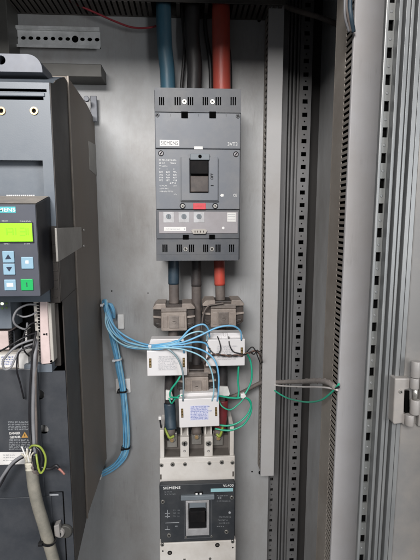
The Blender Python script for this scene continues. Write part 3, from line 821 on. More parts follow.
for (a, b, n) in ((180.2, 189, 2), (204.4, 212.8, 4)):
    X0, X1, _, _ = R(a, 440, b, 450, Yw)
    o = MB().box(X0, X1, Yw + .0015, .80, z_lip + .0003, P(197, 437.5, Yw).z).build('barrier', 'vl_white', b2, .001)
    MB().box(X0 + .001, X0 + .004, Yw + .010, .80, P(197, 437.5, Yw).z, P(197, 428, Yw).z).box(X1 - .004, X1 - .001, Yw + .010, .80, P(197, 437.5, Yw).z, P(197, 428, Yw).z).build('barrier_fin', 'vl_white', o, .0006)
    screw(o, (a + b) / 2, 443.5, Yw + .0014, 3.3)
    c = P((a + b) / 2, 451, Yw + .0014)
    MB().ring((c.x, Yw + .0009, c.z), (0, 1, 0), .0022, .0014, .0008).build('print', 'printd', o)
for (a, b) in ((164.4, 180), (189.2, 204.2), (213, 229.8)):
    X0, X1, _, _ = R(a, 450, b, 452, Yw)
    MB().box(X0, X1, Yw + .004, .7645, z_lip + .0002, z_lip + .0012).build('pocket_floor', 'vl_pocket', b2)
# terminal pockets
MB().r(163, 436, 231.5, 459, .765, .7744).build('terminal_floor', 'vl_pocket', b2)
for (a, b) in ((172, 438.5), (196.5, 435.5), (218, 436.5)):
    o = MB().r(a - 5, b - 5, a + 5, b + 9, .757, .7648).build('terminal_lug', 'bracket', b2, .001)
    c = P(a, b, .757)
    MB().cyl((c.x, .757, c.z), (0, -1, 0), .0062, .005, 6).build('bolt', 'screw', o, .0004)
    MB().cyl((c.x, .7519, c.z), (0, -1, 0), .0036, .003, 16).build('stud', 'brass', o, .0003)
for (a, b) in ((161.5, 465.2), (172.6, 464.4), (185, 464.2), (209.4, 463.2), (221.8, 462.2), (232.4, 462.6)): screw(wc, a, b, Yw - .0006, 2.2 if a not in (172.6, 221.8) else 2.5)
for (a, b) in ((196.8, 456.0), (172, 457), (222, 455)):
    pass
for (a, b) in ((160.8, 477), (233.2, 474)): MB().r(a - .8, b - 2.5, a + .9, b + 2.5, Yw - .0003, Yw + .001).build('side_notch', 'vl_pocket', wc)
# black front
fr = MB().r(160.4, 483.9, 234.6, 541.5, Y2, Y2 + .0119).build('front_plate', 'vl_dark', b2, .0012)
text('SIEMENS', 171.8, 487.7, Y2, 3.0, 'white', fr, 18.6, .012)
text('VL400', 228.2, 485.4, Y2, 3.0, 'white', fr, 11.6, .006)
MB().r(210.8, 488.4, 233, 491.7, Y2 - .0003, Y2 + .0002).build('colour_strip', 'teal', fr)
hb = MB().r(180.8, 496, 214.6, 500.4, Y2 - .006, Y2 + .0002).build('handle_bar', 'bluegrey', fr, .0012)
MB().r(194.6, 492.4, 202.8, 495.9, Y2 - .002, Y2 + .0002).build('latch', 'blackp', fr, .0003)
MB().r(195.6, 493.2, 197.6, 495, Y2 - .0024, Y2).r(199.6, 493, 201.6, 494.8, Y2 - .0024, Y2).build('latch_mark', 'white', fr)
X0, X1, Z0, Z1 = R(185.8, 500.9, 209.2, 535.6, Y2 - .003)
a, b, c, d_ = R(188.4, 503, 206.6, 529, Y2 - .003)
es = MB().holed(rect(X0, X1, Z0, Z1), [rect(a, b, c, d_)], Y2 - .003, Y2 + .0001).build('escutcheon', 'silver', fr, .0006)
MB().r(188.6, 503, 206.4, 529, Y2 - .0005, Y2).build('well', 'blackp', es)
MB().r(189.4, 502.4, 205.8, 508.4, Y2 - .0022, Y2).build('toggle_cap', 'bluegrey', es, .0006)
MB().r(190, 511.6, 205.2, 522.6, Y2 - .013, Y2).build('toggle', 'toggle', es, .0014)
MB().r(189.6, 508.8, 205.6, 511.2, Y2 - .0018, Y2).build('toggle_slide', 'vl_dark', es, .0004)
screw(es, 198, 510, Y2 - .0018, 1.2)
mb = MB()
X0, X1, Z0, Z1 = R(184, 500, 211.4, 538, Y2)
mb.holed(rect(X0, X1, Z0, Z1), [rect(X0 + .0008, X1 - .0008, Z0 + .0008, Z1 - .0008)], Y2 - .0005, Y2 + .0001)
mb.build('frame_line', 'vt_dark', fr)
mb = MB()
for yy, a, b in ((491.8, 164.5, 172), (494.0, 164.5, 176)): marks(mb, a, yy, b, Y2, .7)
for x in (173.3, 177.6):
    for yy in (510, 513, 516): marks(mb, x, yy, x + 2.6, Y2, .6, gap=.3)
for (x0_, y0_, x1_, y1_) in ((165, 513.2, 170, 513.6), (167.3, 510, 167.7, 518), (165, 516.5, 170, 516.9), (165.4, 522.6, 179.2, 523.0), (167, 526, 167.4, 529.4), (165, 529.4, 170, 529.8), (175, 526, 177.6, 526.4)): mb.r(x0_, y0_, x1_, y1_, Y2 - .0003, Y2 + .0002)
for yy, a, b in ((495.6, 217, 228), (501, 217, 231), (517, 219, 231), (520, 218, 228), (523, 219, 230), (526.4, 217, 224)): marks(mb, a, yy, b, Y2, .7)
mb.build('print', 'printg', fr)
text('CE', 219.8, 497.8, Y2, 2.6, 'printg', fr, 4.0)
for (a, b, r_) in ((162.8, 501.6, 2.3), (231.8, 497.4, 2.3), (169, 535.2, 2.4), (226.4, 531.6, 2.4)): screw(fr, a, b, Y2, r_)
c = P(229.6, 512.4, Y2); MB().cyl((c.x, Y2, c.z), (0, -1, 0), .0022, .001).build('button', 'printg', fr)
for (a, b) in ((186, 537.2), (211.5, 536.2)): screw(fr, a, b, Y2, 1.2)
lw = MB().r(160.6, 542, 235.4, 640, Y2 - .001, Y2 + .0118).build('lower_cover', 'vl_white', b2, .0012)
for (a, b, r_) in ((169.8, 552.8, 2.6), (217.4, 545, 2.6), (162.8, 551, .9), (232.8, 547.5, .9)):
    c = P(a, b, Y2 - .001); MB().cyl((c.x, Y2 - .0008, c.z), (0, -1, 0), r_ * Y2 / F, .0005).build('screw_hole', 'blackp', lw)
    if r_ > 2: MB().cyl((c.x, Y2 - .0012, c.z), (0, -1, 0), r_ * .5 * Y2 / F, .0003).build('screw', 'vl_pocket', lw)
for (a, b) in ((162.3, 544.6), (232.6, 541.4)): screw(lw, a, b, Y2 - .001, 2.2)
for (a, b) in ((184.5, 559.4), (210, 558.4)): screw(lw, a, b, Y2 - .001, 1.6)

# ================================================================ POWER CABLES
def wire(name, pts, r_px, m_, label, cat='wire', group=None, Yr=.75, **kw):
    return tag(MB().tube([p + Vector((random.uniform(-1, 1), random.uniform(-1, 1), random.uniform(-1, 1))) * (.0007 if 'wire' in name and 0 < i < len(pts) - 1 else 0) for i, p in enumerate(W(*pts))], r_px * Yr / F, **kw).build(name, m_), label, cat, group)
CG = 'power cables entering the upper breaker'
wire('power_cable', [(163, -25, .805), (163.5, 10, .800), (164.6, 45, .797), (167.2, 70, .797), (168, 92, .797), (168, 110, .797)], 7.0, 'cab_blue', 'thick blue power cable dropping into the upper breaker', 'power cable', CG, .8, seg=24)
wire('power_cable', [(192, -25, .805), (192.5, 5, .802), (192, 35, .800), (194.6, 65, .800), (194, 92, .80), (194, 110, .80)], 7.0, 'cab_black', 'thick black power cable dropping into the upper breaker between the blue and red ones', 'power cable', CG, .8, seg=24)
wire('power_cable', [(221, -25, .805), (221, 10, .797), (221.3, 50, .795), (221.8, 92, .795), (222, 110, .795)], 8.4, 'cab_red', 'thick red power cable dropping into the upper breaker', 'power cable', CG, .8, seg=24)
wire('power_wire', [(180, -20, .815), (183, 20, .812), (184, 50, .812), (181, 92, .815)], 1.6, 'cab_black', 'thin black lead running down between the blue and black power cables', 'wire', None, .8)
wire('power_wire', [(206, -20, .815), (205, 25, .812), (210, 60, .812), (211, 92, .815)], 2.0, 'cab_black', 'thin black lead running down between the black and red power cables', 'wire', None, .8)
wire('power_wire', [(228, 40, .815), (230, 60, .812), (231, 92, .815)], 1.2, 'cab_black', 'thin black lead just right of the red power cable', 'wire', None, .8)
# outgoing, multi part cables
def cable(label, segs_, r_px, Yr, group):
    pts0 = W(*segs_[0][1])
    t = thing('power_cable', label, 'power cable', pts0[0], group)
    for (nm, pts, m_, rr_) in segs_: MB().tube(W(*pts), rr_ * Yr / F, seg=20).build(nm, m_, t)
    return t
OG = 'power cables between the two breakers'
cable('left power cable between the breakers, dark with a blue sleeve above the lower breaker', [
    ('sheath', [(173, 250, .77), (173.5, 270, .77), (174, 300, .77), (173.5, 330, .77), (171, 360, .775), (169.5, 385, .775), (169.8, 410, .77), (170.5, 435, .757)], 'cab_dust', 5.0),
    ('top_sleeve', [(173, 249, .77), (173.5, 270, .77), (173.6, 284, .77)], 'shrink_b', 5.5),
    ('blue_sleeve', [(169.6, 403, .772), (170.2, 415, .768), (171, 429, .76)], 'shrink_b', 6.0),
    ('dark_section', [(171, 362, .775), (169.5, 385, .775), (169.6, 403, .772)], 'cab_dark', 5.25)], 5, .77, OG)
cable('middle power cable between the breakers, dark all the way down', [
    ('sheath', [(196, 250, .785), (196.3, 280, .785), (196.5, 320, .785), (196.5, 360, .78), (196.5, 400, .775), (196.5, 434, .757)], 'cab_dust', 4.9),
    ('top_sleeve', [(196, 249, .785), (196.2, 268, .785), (196.4, 286, .785)], 'cab_dark', 5.2),
    ('lower_section', [(196.5, 330, .783), (196.5, 370, .778), (196.5, 410, .772), (196.5, 432, .76)], 'cab_dark', 5.1)], 5, .78, OG)
cable('right power cable between the breakers, bright red at its top, dull red at its foot', [
    ('sheath', [(218.8, 250, .77), (219.5, 270, .77), (220.5, 300, .77), (222, 330, .775), (222.5, 360, .775), (222.5, 385, .77), (221.5, 410, .765), (218.5, 435, .757)], 'cab_dust', 5.0),
    ('top_sleeve', [(218.8, 249, .77), (219.3, 268, .77), (219.8, 285, .77)], 'cab_red', 5.5),
    ('red_sleeve', [(222.6, 400, .768), (221.8, 414, .764), (220, 429, .76)], 'shrink_r', 6.0),
    ('dark_section', [(222.4, 345, .775), (222.7, 372, .772), (222.6, 400, .768)], 'cab_dark', 5.2)], 5, .77, OG)
for (x0_, x1_, y_, lab) in ((165.6, 172.4, 395, 'white cable marker on the left power cable, above its blue sleeve'), (218.6, 229, 391, 'white cable marker on the right power cable, above its dull red sleeve')):
    t = MB().pr([(x0_, y_ - 4.5), (x1_ - 1, y_ - 4), (x1_ + 1, y_ + 3), (x1_, y_ + 5), (x0_, y_ + 5)], .752, .757).build('cable_marker', 'label', None, .0008)
    tag(t, lab, 'cable marker', 'cable markers')

# ================================================================ CURRENT TRANSFORMERS
CTG = 'current transformers'
def ct(cx, cy, label, Y=.742, w=1.0, k=1.0):
    """cx, cy centre of the face plate in the photo"""
    c = P(cx, cy, Y)
    t = thing('current_transformer', label, 'current transformer', (c.x, Y + .05, c.z - .017), CTG)
    u = Y / F
    def B(a, b, c_, d_): return (c.x + a * u * w, c.x + c_ * u * w, c.z - d_ * u, c.z - b * u)
    def bb(mbx, a, b, c_, d_, yf, yb): 
        x0_, x1_, z0_, z1_ = B(a, b, c_, d_); mbx.box(x0_, x1_, yf, yb, z0_, z1_); return mbx
    def pp(mbx, pts, yf, yb): mbx.prism([(c.x + a * u * w, c.z - b * u) for a, b in pts], yf, yb); return mbx
    # octagonal ring body seen from the front, round the cable
    pp(MB(), [(-18, -15), (-10, -16.5), (10, -16.5), (18, -15.5), (21.3, -12), (21.3, 5), (17, 8.5), (-17, 8.5), (-21.3, 5), (-21.3, -11)], Y + .010, Y + .052).build('core', 'ct_dark', t, .0012)
    # split halves of the moulded case: pale top and mid ribs
    for s_ in (-1, 1):
        pp(MB(), [(s_ * 8.5, -18), (s_ * 18, -18), (s_ * 21.6, -14), (s_ * 21.2, -12.2), (s_ * 12.5, -12), (s_ * 8, -13)], Y + .004, Y + .05).build('ear', 'ct_light', t, .001)
        pp(MB(), [(s_ * 13.2, -4.5), (s_ * 21.6, -5.2), (s_ * 21.6, -3.4), (s_ * 13.2, -2.2)], Y + .006, Y + .05).build('side_rib', 'ct_light', t, .0006)
        pp(MB(), [(s_ * 13.2, 3.4), (s_ * 19.4, 2.2), (s_ * 19.4, 4.5), (s_ * 13.2, 7)], Y + .008, Y + .045).build('foot', 'ct_dark', t, .0008)
    bb(MB(), -13, -14, 13, -9.6, Y + .003, Y + .02).build('bridge', 'ct', t, .001)
    f = pp(MB(), [(-12.8, -9.3), (12.8, -9.3), (13.2, 9), (12.4, 9.8), (-12.4, 9.8), (-13.2, 9)], Y, Y + .02).build('face_plate', 'ct_light', t, .0014)
    mbx = MB(); 
    bb(mbx, -5.2, -6.2, 5.2, 7, Y - .0016, Y + .001); mbx.build('terminal_cover', 'ct', f, .001)
    bb(MB(), -11, -6.2, -6.4, 6.6, Y - .001, Y + .001).build('raised_pad', 'ct_light', f, .0008); bb(MB(), 6.4, -6.2, 11, 6.6, Y - .001, Y + .001).build('raised_pad', 'ct_light', f, .0008)
    MB().cyl((c.x, Y - .0015, c.z - .3 * u), (0, -1, 0), 2.2 * u, .001, 18).build('screw', 'ct', f, .0003)
    bb(MB(), -1.4, -.6, 1.4, 0, Y - .0029, Y - .002).build('slot', 'ct_dark', f)
    return t
ct(174, 321.5, 'dusty taupe current transformer clamped round the left power cable')
ct(223.5, 318, 'dusty taupe current transformer clamped round the right power cable')
ct(196.7, 386, 'dusty taupe current transformer round the middle cable, lowest of the three', .738, .96)

# ================================================================ WHITE MODULES
MG = 'white terminal modules'
def module(fx0, fy0, fx1, fy1, Y, label, ink, tilt=0, top=10, slots=True):
    x0_, x1_, z0_, z1_ = R(fx0, fy0, fx1, fy1, Y); cx, cz = (x0_ + x1_) / 2, (z0_ + z1_) / 2
    t = thing('terminal_module', label, 'terminal module', (cx, Y + .03, z0_), MG)
    u = Y / F
    def rp(a, b): # rotate in plane
        ca, sa = math.cos(tilt), math.sin(tilt)
        return (cx + (a - cx) * ca - (b - cz) * sa, cz + (a - cx) * sa + (b - cz) * ca)
    def rc(a, b, c_, d_): return [rp(*q) for q in rect(a, c_, b, d_)]
    MB().prism(rc(x0_, z0_, x1_, z1_), Y, Y + .012).build('front_half', 'mod', t, .0012)
    # stepped rear with its sloping upper shelf
    zt = z1_ + top * u
    MB().prism([rp(*q) for q in ((x0_ + .003, z0_ + .004), (x1_ - .003, z0_ + .004), (x1_ - .002, z1_ + .004), (x1_ - .006, zt), (x0_ + .006, zt), (x0_ + .002, z1_ + .004))], Y + .0122, Y + .034).build('rear_half', 'mod', t, .0012)
    mb = MB()
    for sx in (x0_ + 3.4 * u, x1_ - 3.4 * u):
        zc_ = cz + .5 * u
        mb.prism(rc(sx - 1.2 * u, zc_ - 5 * u, sx + 1.2 * u, zc_ + 5 * u), Y - .0004, Y + .0001)
    mb.build('terminal_slot', 'gold', t)
    mb = MB()
    for sx in (x0_ + 3.4 * u, x1_ - 3.4 * u):
        for dz in (-3.2, 0, 3.2):
            q = rp(sx, cz + (.5 + dz) * u); mb.cyl((q[0], Y - .0003, q[1]), (0, -1, 0), .85 * u, .0006, 10)
    mb.build('terminal_screw', 'brass', t)
    mb = MB()
    MB().prism(rc(cx - 9.6 * u, cz - 8 * u, cx + 9.8 * u, cz + 8.2 * u), Y - .00012, Y + .0002).build('print_patch', 'patch_b' if ink == 'printb' else 'patch_g', t)
    for k in range(9):
        a = cx - (9 if k % 2 else 8.4) * u; zz_ = cz + (7.0 - k * 1.72) * u
        while a < cx + (9 - (k * 3) % 4) * u:
            for q_ in range(random.randint(2, 7)):
                if k not in (4,) or random.random() < .6: glyph(mb, a, a + .62 * u, zz_ - .58 * u, zz_ + .58 * u, Y - .0003, Y + .0001)
                a += .8 * u
            a += .55 * u
    mb.build('print', ink, t)
    return t, u, cx, cz, z1_, zt
module(147, 350.5, 187, 375.8, .722, 'white terminal module under the bundle of blue wires', 'printg', -.0)
module(206, 339.5, 245, 366, .722, 'white terminal module under the right transformer with a brown twisted wire across it', 'printg', .0, 5)
module(179, 398.5, 219.3, 427, .716, 'white terminal module with blue print, just above the lower breaker', 'printb', .02, 3)
t = [o for o in bpy.data.objects if o.name.startswith('terminal_module')][1]
mb = MB()
for (a, b) in ((221.8, 223.6), (225.6, 227.4)): mb.r(a, 333.2, b, 339.2, .731, .74)
mb.r(221.8, 336.5, 227.4, 339.2, .7305, .741)
mb.build('clip', 'mod', t, .0005)

# ================================================================ BLUE CONTROL WIRES
BG = 'blue control wires from the left bundle'
def bundle(off, split, label, m_='wire_blue', r=.9, lo_end=True):
    ox, oy, od = off
    base = [(97, 476, .815), (106, 471.5, .812), (116, 465, .81), (123, 456, .81), (126.2, 446, .81), (126.2, 430, .81), (125, 410, .81), (123, 390, .81), (120, 372, .808), (117.5, 355, .808), (113, 335, .808), (109, 318, .806), (105, 304, .80)]
    pts = [(x + ox * 1.0, y + oy * (.6 if i > 2 else 1), Y + od) for i, (x, y, Y) in enumerate(base)] if lo_end else []
    ang = [(105.5, 300.6, .795), (106.5, 307, .788)]
    fan = [(109, 320, .78), (115, 332, .772), (125, 340.5, .762), (138, 345.2, .748), (151, 347.2, .724), (163, 346.6, .712)]
    pts += [(x + ox * .3, y + oy * .3, Y + od * .4) for x, y, Y in ang]
    pts += [(x + oy * (1.2 + .4 * math.sin(i * 1.3 + ox)), y + ox * (1.8, 2.4, 2.4, 1.7, 1.0, 1.1)[i], Y + od * .8) for i, (x, y, Y) in enumerate(fan)]
    pts += split
    return wire('control_wire', pts, r, m_, label, 'wire', BG, .76, seg=8, res=6)
bundle((-2.4, -1.2, -.001), [(178, 340, .705), (190, 329.5, .705), (202, 324, .706), (208.2, 329, .712), (209.6, 337, .72)], 'blue wire arching highest from the bundle to the left end of the right module', 'wire_blue')
bundle((-1.2, 1.4, .0012), [(182, 342.5, .704), (200, 335.5, .704), (217, 327.6, .705), (232, 325.8, .706), (240, 331, .712), (241.4, 340, .721)], 'blue wire arching across the right module to its far upper corner', 'wire_blue')
bundle((0, -.4, -.0022), [(176, 346.5, .71), (192, 347.5, .71), (206, 351.5, .708), (215.5, 361, .706), (219, 376, .706), (218.2, 392, .709), (217.2, 401, .716)], 'blue wire curving down beside the lowest transformer to the right end of the lowest module', 'wire_blue')
bundle((1.2, .9, .001), [(170, 350.5, .708), (177.5, 358, .706), (182, 370, .706), (183.6, 385, .708), (183, 401, .716)], 'grey-blue wire dropping steeply from the bundle to the left end of the lowest module', 'wire_greyb')
bundle((2.2, -1.0, -.0004), [(172, 345.3, .706), (184, 344, .706), (196, 341.5, .71), (206, 343.5, .716), (210, 352, .7215)], 'blue wire running level into the left side of the right module', 'wire_blue')
bundle((.5, 2.0, .002), [(170, 343.5, .708), (178, 340.5, .712), (183, 344, .718), (184, 353, .7215)], 'short blue wire ending on the right end of the left module', 'wire_blue')
for i, (dx, dy, dd) in enumerate(((-1.8, .6, .003), (1.0, -.2, .003), (2.6, .8, .002), (-.4, .3, -.0035))):
    wire('control_wire', [(96 + dx, 476.5 + dy, .815 + dd), (106 + dx, 472 + dy, .812 + dd), (116 + dx, 465 + dy, .81 + dd), (123 + dx, 456 + dy, .81 + dd), (126 + dx, 446, .81 + dd), (126 + dx, 430, .81 + dd), (124.5 + dx, 410, .81 + dd), (122.5 + dx, 390, .81 + dd), (119.5 + dx, 372, .808 + dd), (116.6 + dx, 355, .808 + dd), (112.5 + dx, 337, .808 + dd), (109 + dx, 320, .808 + dd), (107.5 + dx * .5, 308, .806 + dd), (110 + dx * .6, 304, .80 + dd), (113 + dx * .3, 311, .80 + dd), (113.5 + dx * .3, 318, .812)], 1.2, 'wire_blue',
         'blue wire inside the tied left bundle, looping back at its top end', 'wire', 'blue wires looping back at the top of the left bundle', .8, seg=8, res=6)

bundle((-.6, -2.6, .0015), [(176, 343, .706), (188, 335, .705), (199, 331.5, .706), (206, 334, .714), (207.5, 341, .722)], 'pale blue wire in a low arch ending at the left of the right module', 'wire_pale', .75)
bundle((1.6, -2.2, -.003), [(174, 348.5, .706), (186, 350, .705), (198, 354.5, .705), (207, 362, .706), (212.5, 374, .707), (213.5, 390, .709), (212, 401, .7165)], 'pale blue wire looping down inside the bluer one to the lowest module', 'wire_pale', .75)
def tie(px, py, Y, rx, m_, label, vertical=True, rot=0, h=.0034, ry=None):
    c = P(px, py, Y); ry = ry or rx
    t = thing('cable_tie', label, 'cable tie', c, 'cable ties')
    ax = Vector((math.sin(rot), 0, math.cos(rot)))
    mb = MB(); mb.ring((c.x - ax.x * h / 2, c.y, c.z - ax.z * h / 2), ax, rx * Y / F, rx * Y / F - .001, h)
    mb.build('strap', m_, t)
    side = Vector((math.cos(rot), 0, -math.sin(rot)))
    q = Vector((c.x, c.y, c.z)) - side * rx * Y / F * .7
    MB().box(q.x - .0028, q.x + .0028, c.y - rx * Y / F * .9 - .002, c.y - rx * Y / F * .9 + .004, q.z - .0022, q.z + .0022).build('head', m_, t, .0005)
    return t
tie(104.8, 303, .80, 4.0, 'tie_w', 'white cable tie gripping the top of the blue wire bundle', rot=-.6)
tie(117.6, 359, .808, 4.6, 'tie_w', 'white cable tie round the blue bundle, above the lower white tie mount', rot=-.1)
tie(122.5, 390.5, .81, 5.2, 'tie_k', 'black cable tie holding the blue bundle on the white tie mount', rot=.05)
tie(126, 447.0, .81, 4.8, 'tie_k', 'black cable tie round the blue bundle just above its bend', rot=0)
tie(150.5, 347.4, .724, 3.4, 'tie_w', 'white cable tie round the blue wires in front of the left module', rot=1.45)
for (a, b, c_, d_, lab) in ((117.6, 314.5, 123.8, 329, 'upper white adhesive tie mount beside the blue bundle'), (115.8, 379, 130.4, 393, 'lower white adhesive tie mount behind the blue bundle')):
    tag(MB().r(a, b, c_, d_, YP - .006, YP - .0003).build('tie_mount', 'label', None, .001), lab, 'tie mount', 'adhesive tie mounts')
tag(MB().r(98.6, 462.5, 100.6, 480, YP - .03, YP - .0003).build('tie_mount', 'label', None, .0006), 'thin pale tie clip at the foot of the blue bundle beside the drive', 'tie mount')

# ================================================================ GREEN, BROWN, BLACK SMALL WIRES
GG = 'green wires round the modules'
gw = lambda pts, lab, r=1.0: wire('green_wire', pts, r, 'wire_green', lab, 'wire', GG, .73, seg=8)
gw([(183.5, 400, .722), (177, 397.5, .727), (170, 396.5, .738), (171, 390, .735), (177, 381, .733), (182.5, 372, .735)], 'green wire tied to the left cable marker, rising beside the lowest transformer')
gw([(238.6, 366, .735), (238.4, 380, .738), (238.6, 391, .738), (237.8, 399, .735)], 'green wire hanging straight down from the right module')
gw([(246, 352, .745), (250.5, 362, .745), (251.4, 378, .742), (248, 390, .738), (241, 397, .735), (230, 397.4, .734), (219, 395.6, .733), (208, 395, .73)], 'green wire looping round the right side and back behind the lowest module')
gw([(240, 397, .734), (248.5, 398.4, .734), (251.2, 405, .734), (247, 415, .732), (238, 422.5, .731), (228, 425.6, .731), (218.5, 425, .733)], 'upper of the two green wires sweeping into the lower breaker')
gw([(243.5, 396, .737), (250.3, 402, .737), (250.6, 412, .736), (244, 424, .735), (233, 430, .735), (224, 430.3, .737), (215, 428.5, .742)], 'lower of the two green wires sweeping into the lower breaker')
t = MB().pr([(240.8, 394.4), (244.6, 393.4), (246.4, 396.6), (243.4, 399), (240.6, 398)], .729, .736).build('wire_connector', 'label', None, .001)
tag(t, 'small white wire connector joining the green wires', 'connector')
gw([(186.5, 401, .72), (181, 395, .73), (175.5, 398.5, .735), (171.5, 403, .742), (169, 398, .748)], 'short green wire curling round under the left cable marker', .8)
gw([(244.5, 397.5, .735), (239, 404, .73), (230, 409.5, .727), (222, 406.5, .728), (218.6, 400, .735)], 'green wire drooping in a short loop beside the dull red sleeve', .75)
# twisted brown pair
for ph in (0, math.pi):
    pts = []
    path = smooth_path(W((204.5, 364, .724), (208, 358, .716), (214, 354.4, .714), (226, 355.4, .714), (240, 355, .714), (250, 352.5, .72), (256, 351, .73), (261, 357, .75), (262.5, 362, .785)), 8)
    for i, p_ in enumerate(path):
        pts.append(p_ + Vector((0, math.cos(i * .9 + ph) * .0011, math.sin(i * .9 + ph) * .0011)))
    tag(MB().tube(pts, .00105, seg=7, res=2).build('twisted_wire', 'wire_brown' if ph == 0 else 'wire_black'), ('brown' if ph == 0 else 'black') + ' strand of the twisted pair crossing the right module to the trunking', 'wire', 'twisted pair')
for lab, pts in (('black wire curving down the left end of the right module', [(206, 341, .72), (208.5, 348, .718), (213, 353, .715), (217, 355, .714)]),
                 ('black wire dropping down the middle of the right module', [(217.5, 336.5, .728), (220, 343, .719), (220.6, 349, .718), (218.5, 354, .715)]),
                 ('black wire curving to the right end of the right module', [(228.8, 336.5, .728), (229.6, 345, .719), (233, 351, .718), (240.5, 353.5, .716)])):
    wire('thin_wire', pts, .62, 'wire_black', lab, 'wire', 'thin black wires on the right module', .72, seg=7)
for lab, pts in (('thin black wire looping beside the narrow trunking, level with the right module', [(246, 353, .74), (251, 347.5, .75), (255, 349.5, .755), (257.5, 356, .77), (260.5, 364, .79)]),
                 ('thin black wire curling up beside the narrow trunking', [(250, 352, .745), (254, 354, .75), (257, 350, .76), (259, 352, .78), (262, 350, .80)])):
    wire('thin_wire', pts, .6, 'wire_black', lab, 'wire', None, .75, seg=7)
wire('control_cable', [(263, 381.5, .80), (255, 385.5, .80), (245, 391, .795), (234, 396, .79), (224, 399, .785)], 2.2, 'cab_dust', 'dusty grey cable running from the narrow trunking behind the right power cable', 'cable', None, .79)
wire('thin_wire', [(223.5, 303, .738), (216, 304, .738), (208, 306, .74), (203.5, 313, .74), (201.5, 325, .742), (201, 338, .75)], .8, 'cab_dust', 'thin grey wire arching over the left shoulder of the right transformer', 'wire', None, .73, seg=7)
# leads at lower breaker terminals
wire('thin_wire', [(160, 419.5, .745), (160.5, 425, .745), (163, 434, .745), (168, 440, .75)], .9, 'wire_black', 'thin black lead with a white tip at the left terminal of the lower breaker', 'wire', None, .74)
tag(MB().r(158.4, 417, 161.2, 420, .742, .748).build('wire_tip', 'label', None, .0006), 'small white ferrule tip above the left terminal of the lower breaker', 'ferrule')
wire('earth_wire', [(164.5, 428, .752), (167, 434, .748), (170, 437.5, .747), (174, 436, .75)], 1.3, 'wire_yg', 'short yellow-green wire at the left terminal of the lower breaker', 'wire', 'yellow-green leads at the lower breaker terminals', .75)
wire('earth_wire', [(222.6, 426.5, .752), (221.6, 432, .746), (219, 436, .747), (216.6, 434, .75)], 1.4, 'wire_yg', 'short yellow-green wire at the right terminal of the lower breaker', 'wire', 'yellow-green leads at the lower breaker terminals', .75)

# ---- across to the wide duct
xa, xb = 271, 337
sl = thing('cable_sleeve', 'grey spiral sleeve bridging the gap between the two upright trunkings', 'cable sleeve', P(300, 382, .76))
path = W((270, 381.8, .80), (280, 382.0, .78), (300, 381.6, .70), (316, 380.9, .62), (327, 382, .575), (335.5, 387.5, .548))
MB().tube(path, 2.2 * .76 / F, seg=16).build('sheath', 'sleeve', sl)
pp_ = smooth_path(path, 22); sp = []
for i, p_ in enumerate(pp_):
    a = i * .62; rr_ = 2.25 * .76 / F; sp.append(p_ + Vector((0, math.cos(a) * rr_, math.sin(a) * rr_)))
MB().tube(sp, .0011, seg=6, res=1).build('spiral', 'sleeve', sl)
wire('white_wire', [(269, 384, .80), (280, 385.6, .77), (300, 386.6, .69), (318, 386.8, .605), (329, 388, .565), (337.5, 390, .545)], .8, 'wire_white', 'white wire just under the grey sleeve between the trunkings', 'wire', None, .76)
wire('green_wire', [(270, 386, .80), (276.5, 391.5, .78), (286, 397.4, .75), (298, 401.2, .69), (309, 402, .64), (321, 399.5, .59), (331, 393, .56), (339, 384, .54)], .8, 'wire_green', 'green wire sagging under the grey sleeve between the two trunkings', 'wire', None, .76)
wire('thin_wire', [(328, 383, .575), (333, 387.6, .555), (339, 387, .54)], .8, 'wire_black', 'short black lead entering the wide trunking beside the sleeve end', 'wire', None, .73)

# ---- top wires
wire('red_wire', [(50, -10, .80), (75, 4, .80), (95, 13, .805), (115, 22, .81), (132, 27, .812), (148, 27.5, .81), (160, 25, .81)], .9, 'wire_red', 'thin red wire sagging across the top of the back plate', 'wire', None, .8)
wire('control_cable', [(278, 2, .80), (292, 9, .82), (312, 15, .83), (332, 22, .82), (346, 30, .78)], 2.4, 'cab_dust', 'dusty grey cable slanting through the dark upper right corner', 'cable', None, .8)
for i, (dx, m_, lab) in enumerate(((0, 'wire_grey', 'pale grey wire hanging over the top of the wide trunking'), (2.4, 'cab_dust', 'dusty brown-grey wire hanging over the top of the wide trunking'), (5.6, 'shrink_b', 'dark blue wire hanging behind the others over the wide trunking'))):
    wire('hanging_wire', [(346 + dx, -20, .535), (344.4 + dx, 4, .535), (345.4 + dx, 18, .538), (349 + dx * .8, 32, .545)], 1.0 if i < 2 else 1.8, m_, lab, 'wire', 'wires hanging over the wide trunking', .64)
# small plate hardware
def bolt(px, py, label, r=1.6, m_='void', cat='hole'):
    c = P(px, py, YP); tag(MB().cyl((c.x, YP - .0002, c.z), (0, -1, 0), r * YP / F, .0004, 16).build('screw_head' if cat == 'screw' else 'drill_hole', m_), label, cat)
bolt(259, 20.5, 'dark screw in the plate beside the top of the narrow trunking', 1.6, 'blackp', 'screw')
bolt(260.5, 472.5, 'dark bolt head at the foot of the narrow trunking', 2.3, 'blackp', 'screw')
bolt(111.8, 291, 'tiny dark hole in the plate just above the top of the blue bundle', .7)
bolt(148, 293, 'tiny dark hole in the plate left of the left transformer', .6)
bolt(252, 471.5, 'tiny dark screw left of the foot of the narrow trunking', .9, 'blackp', 'screw')
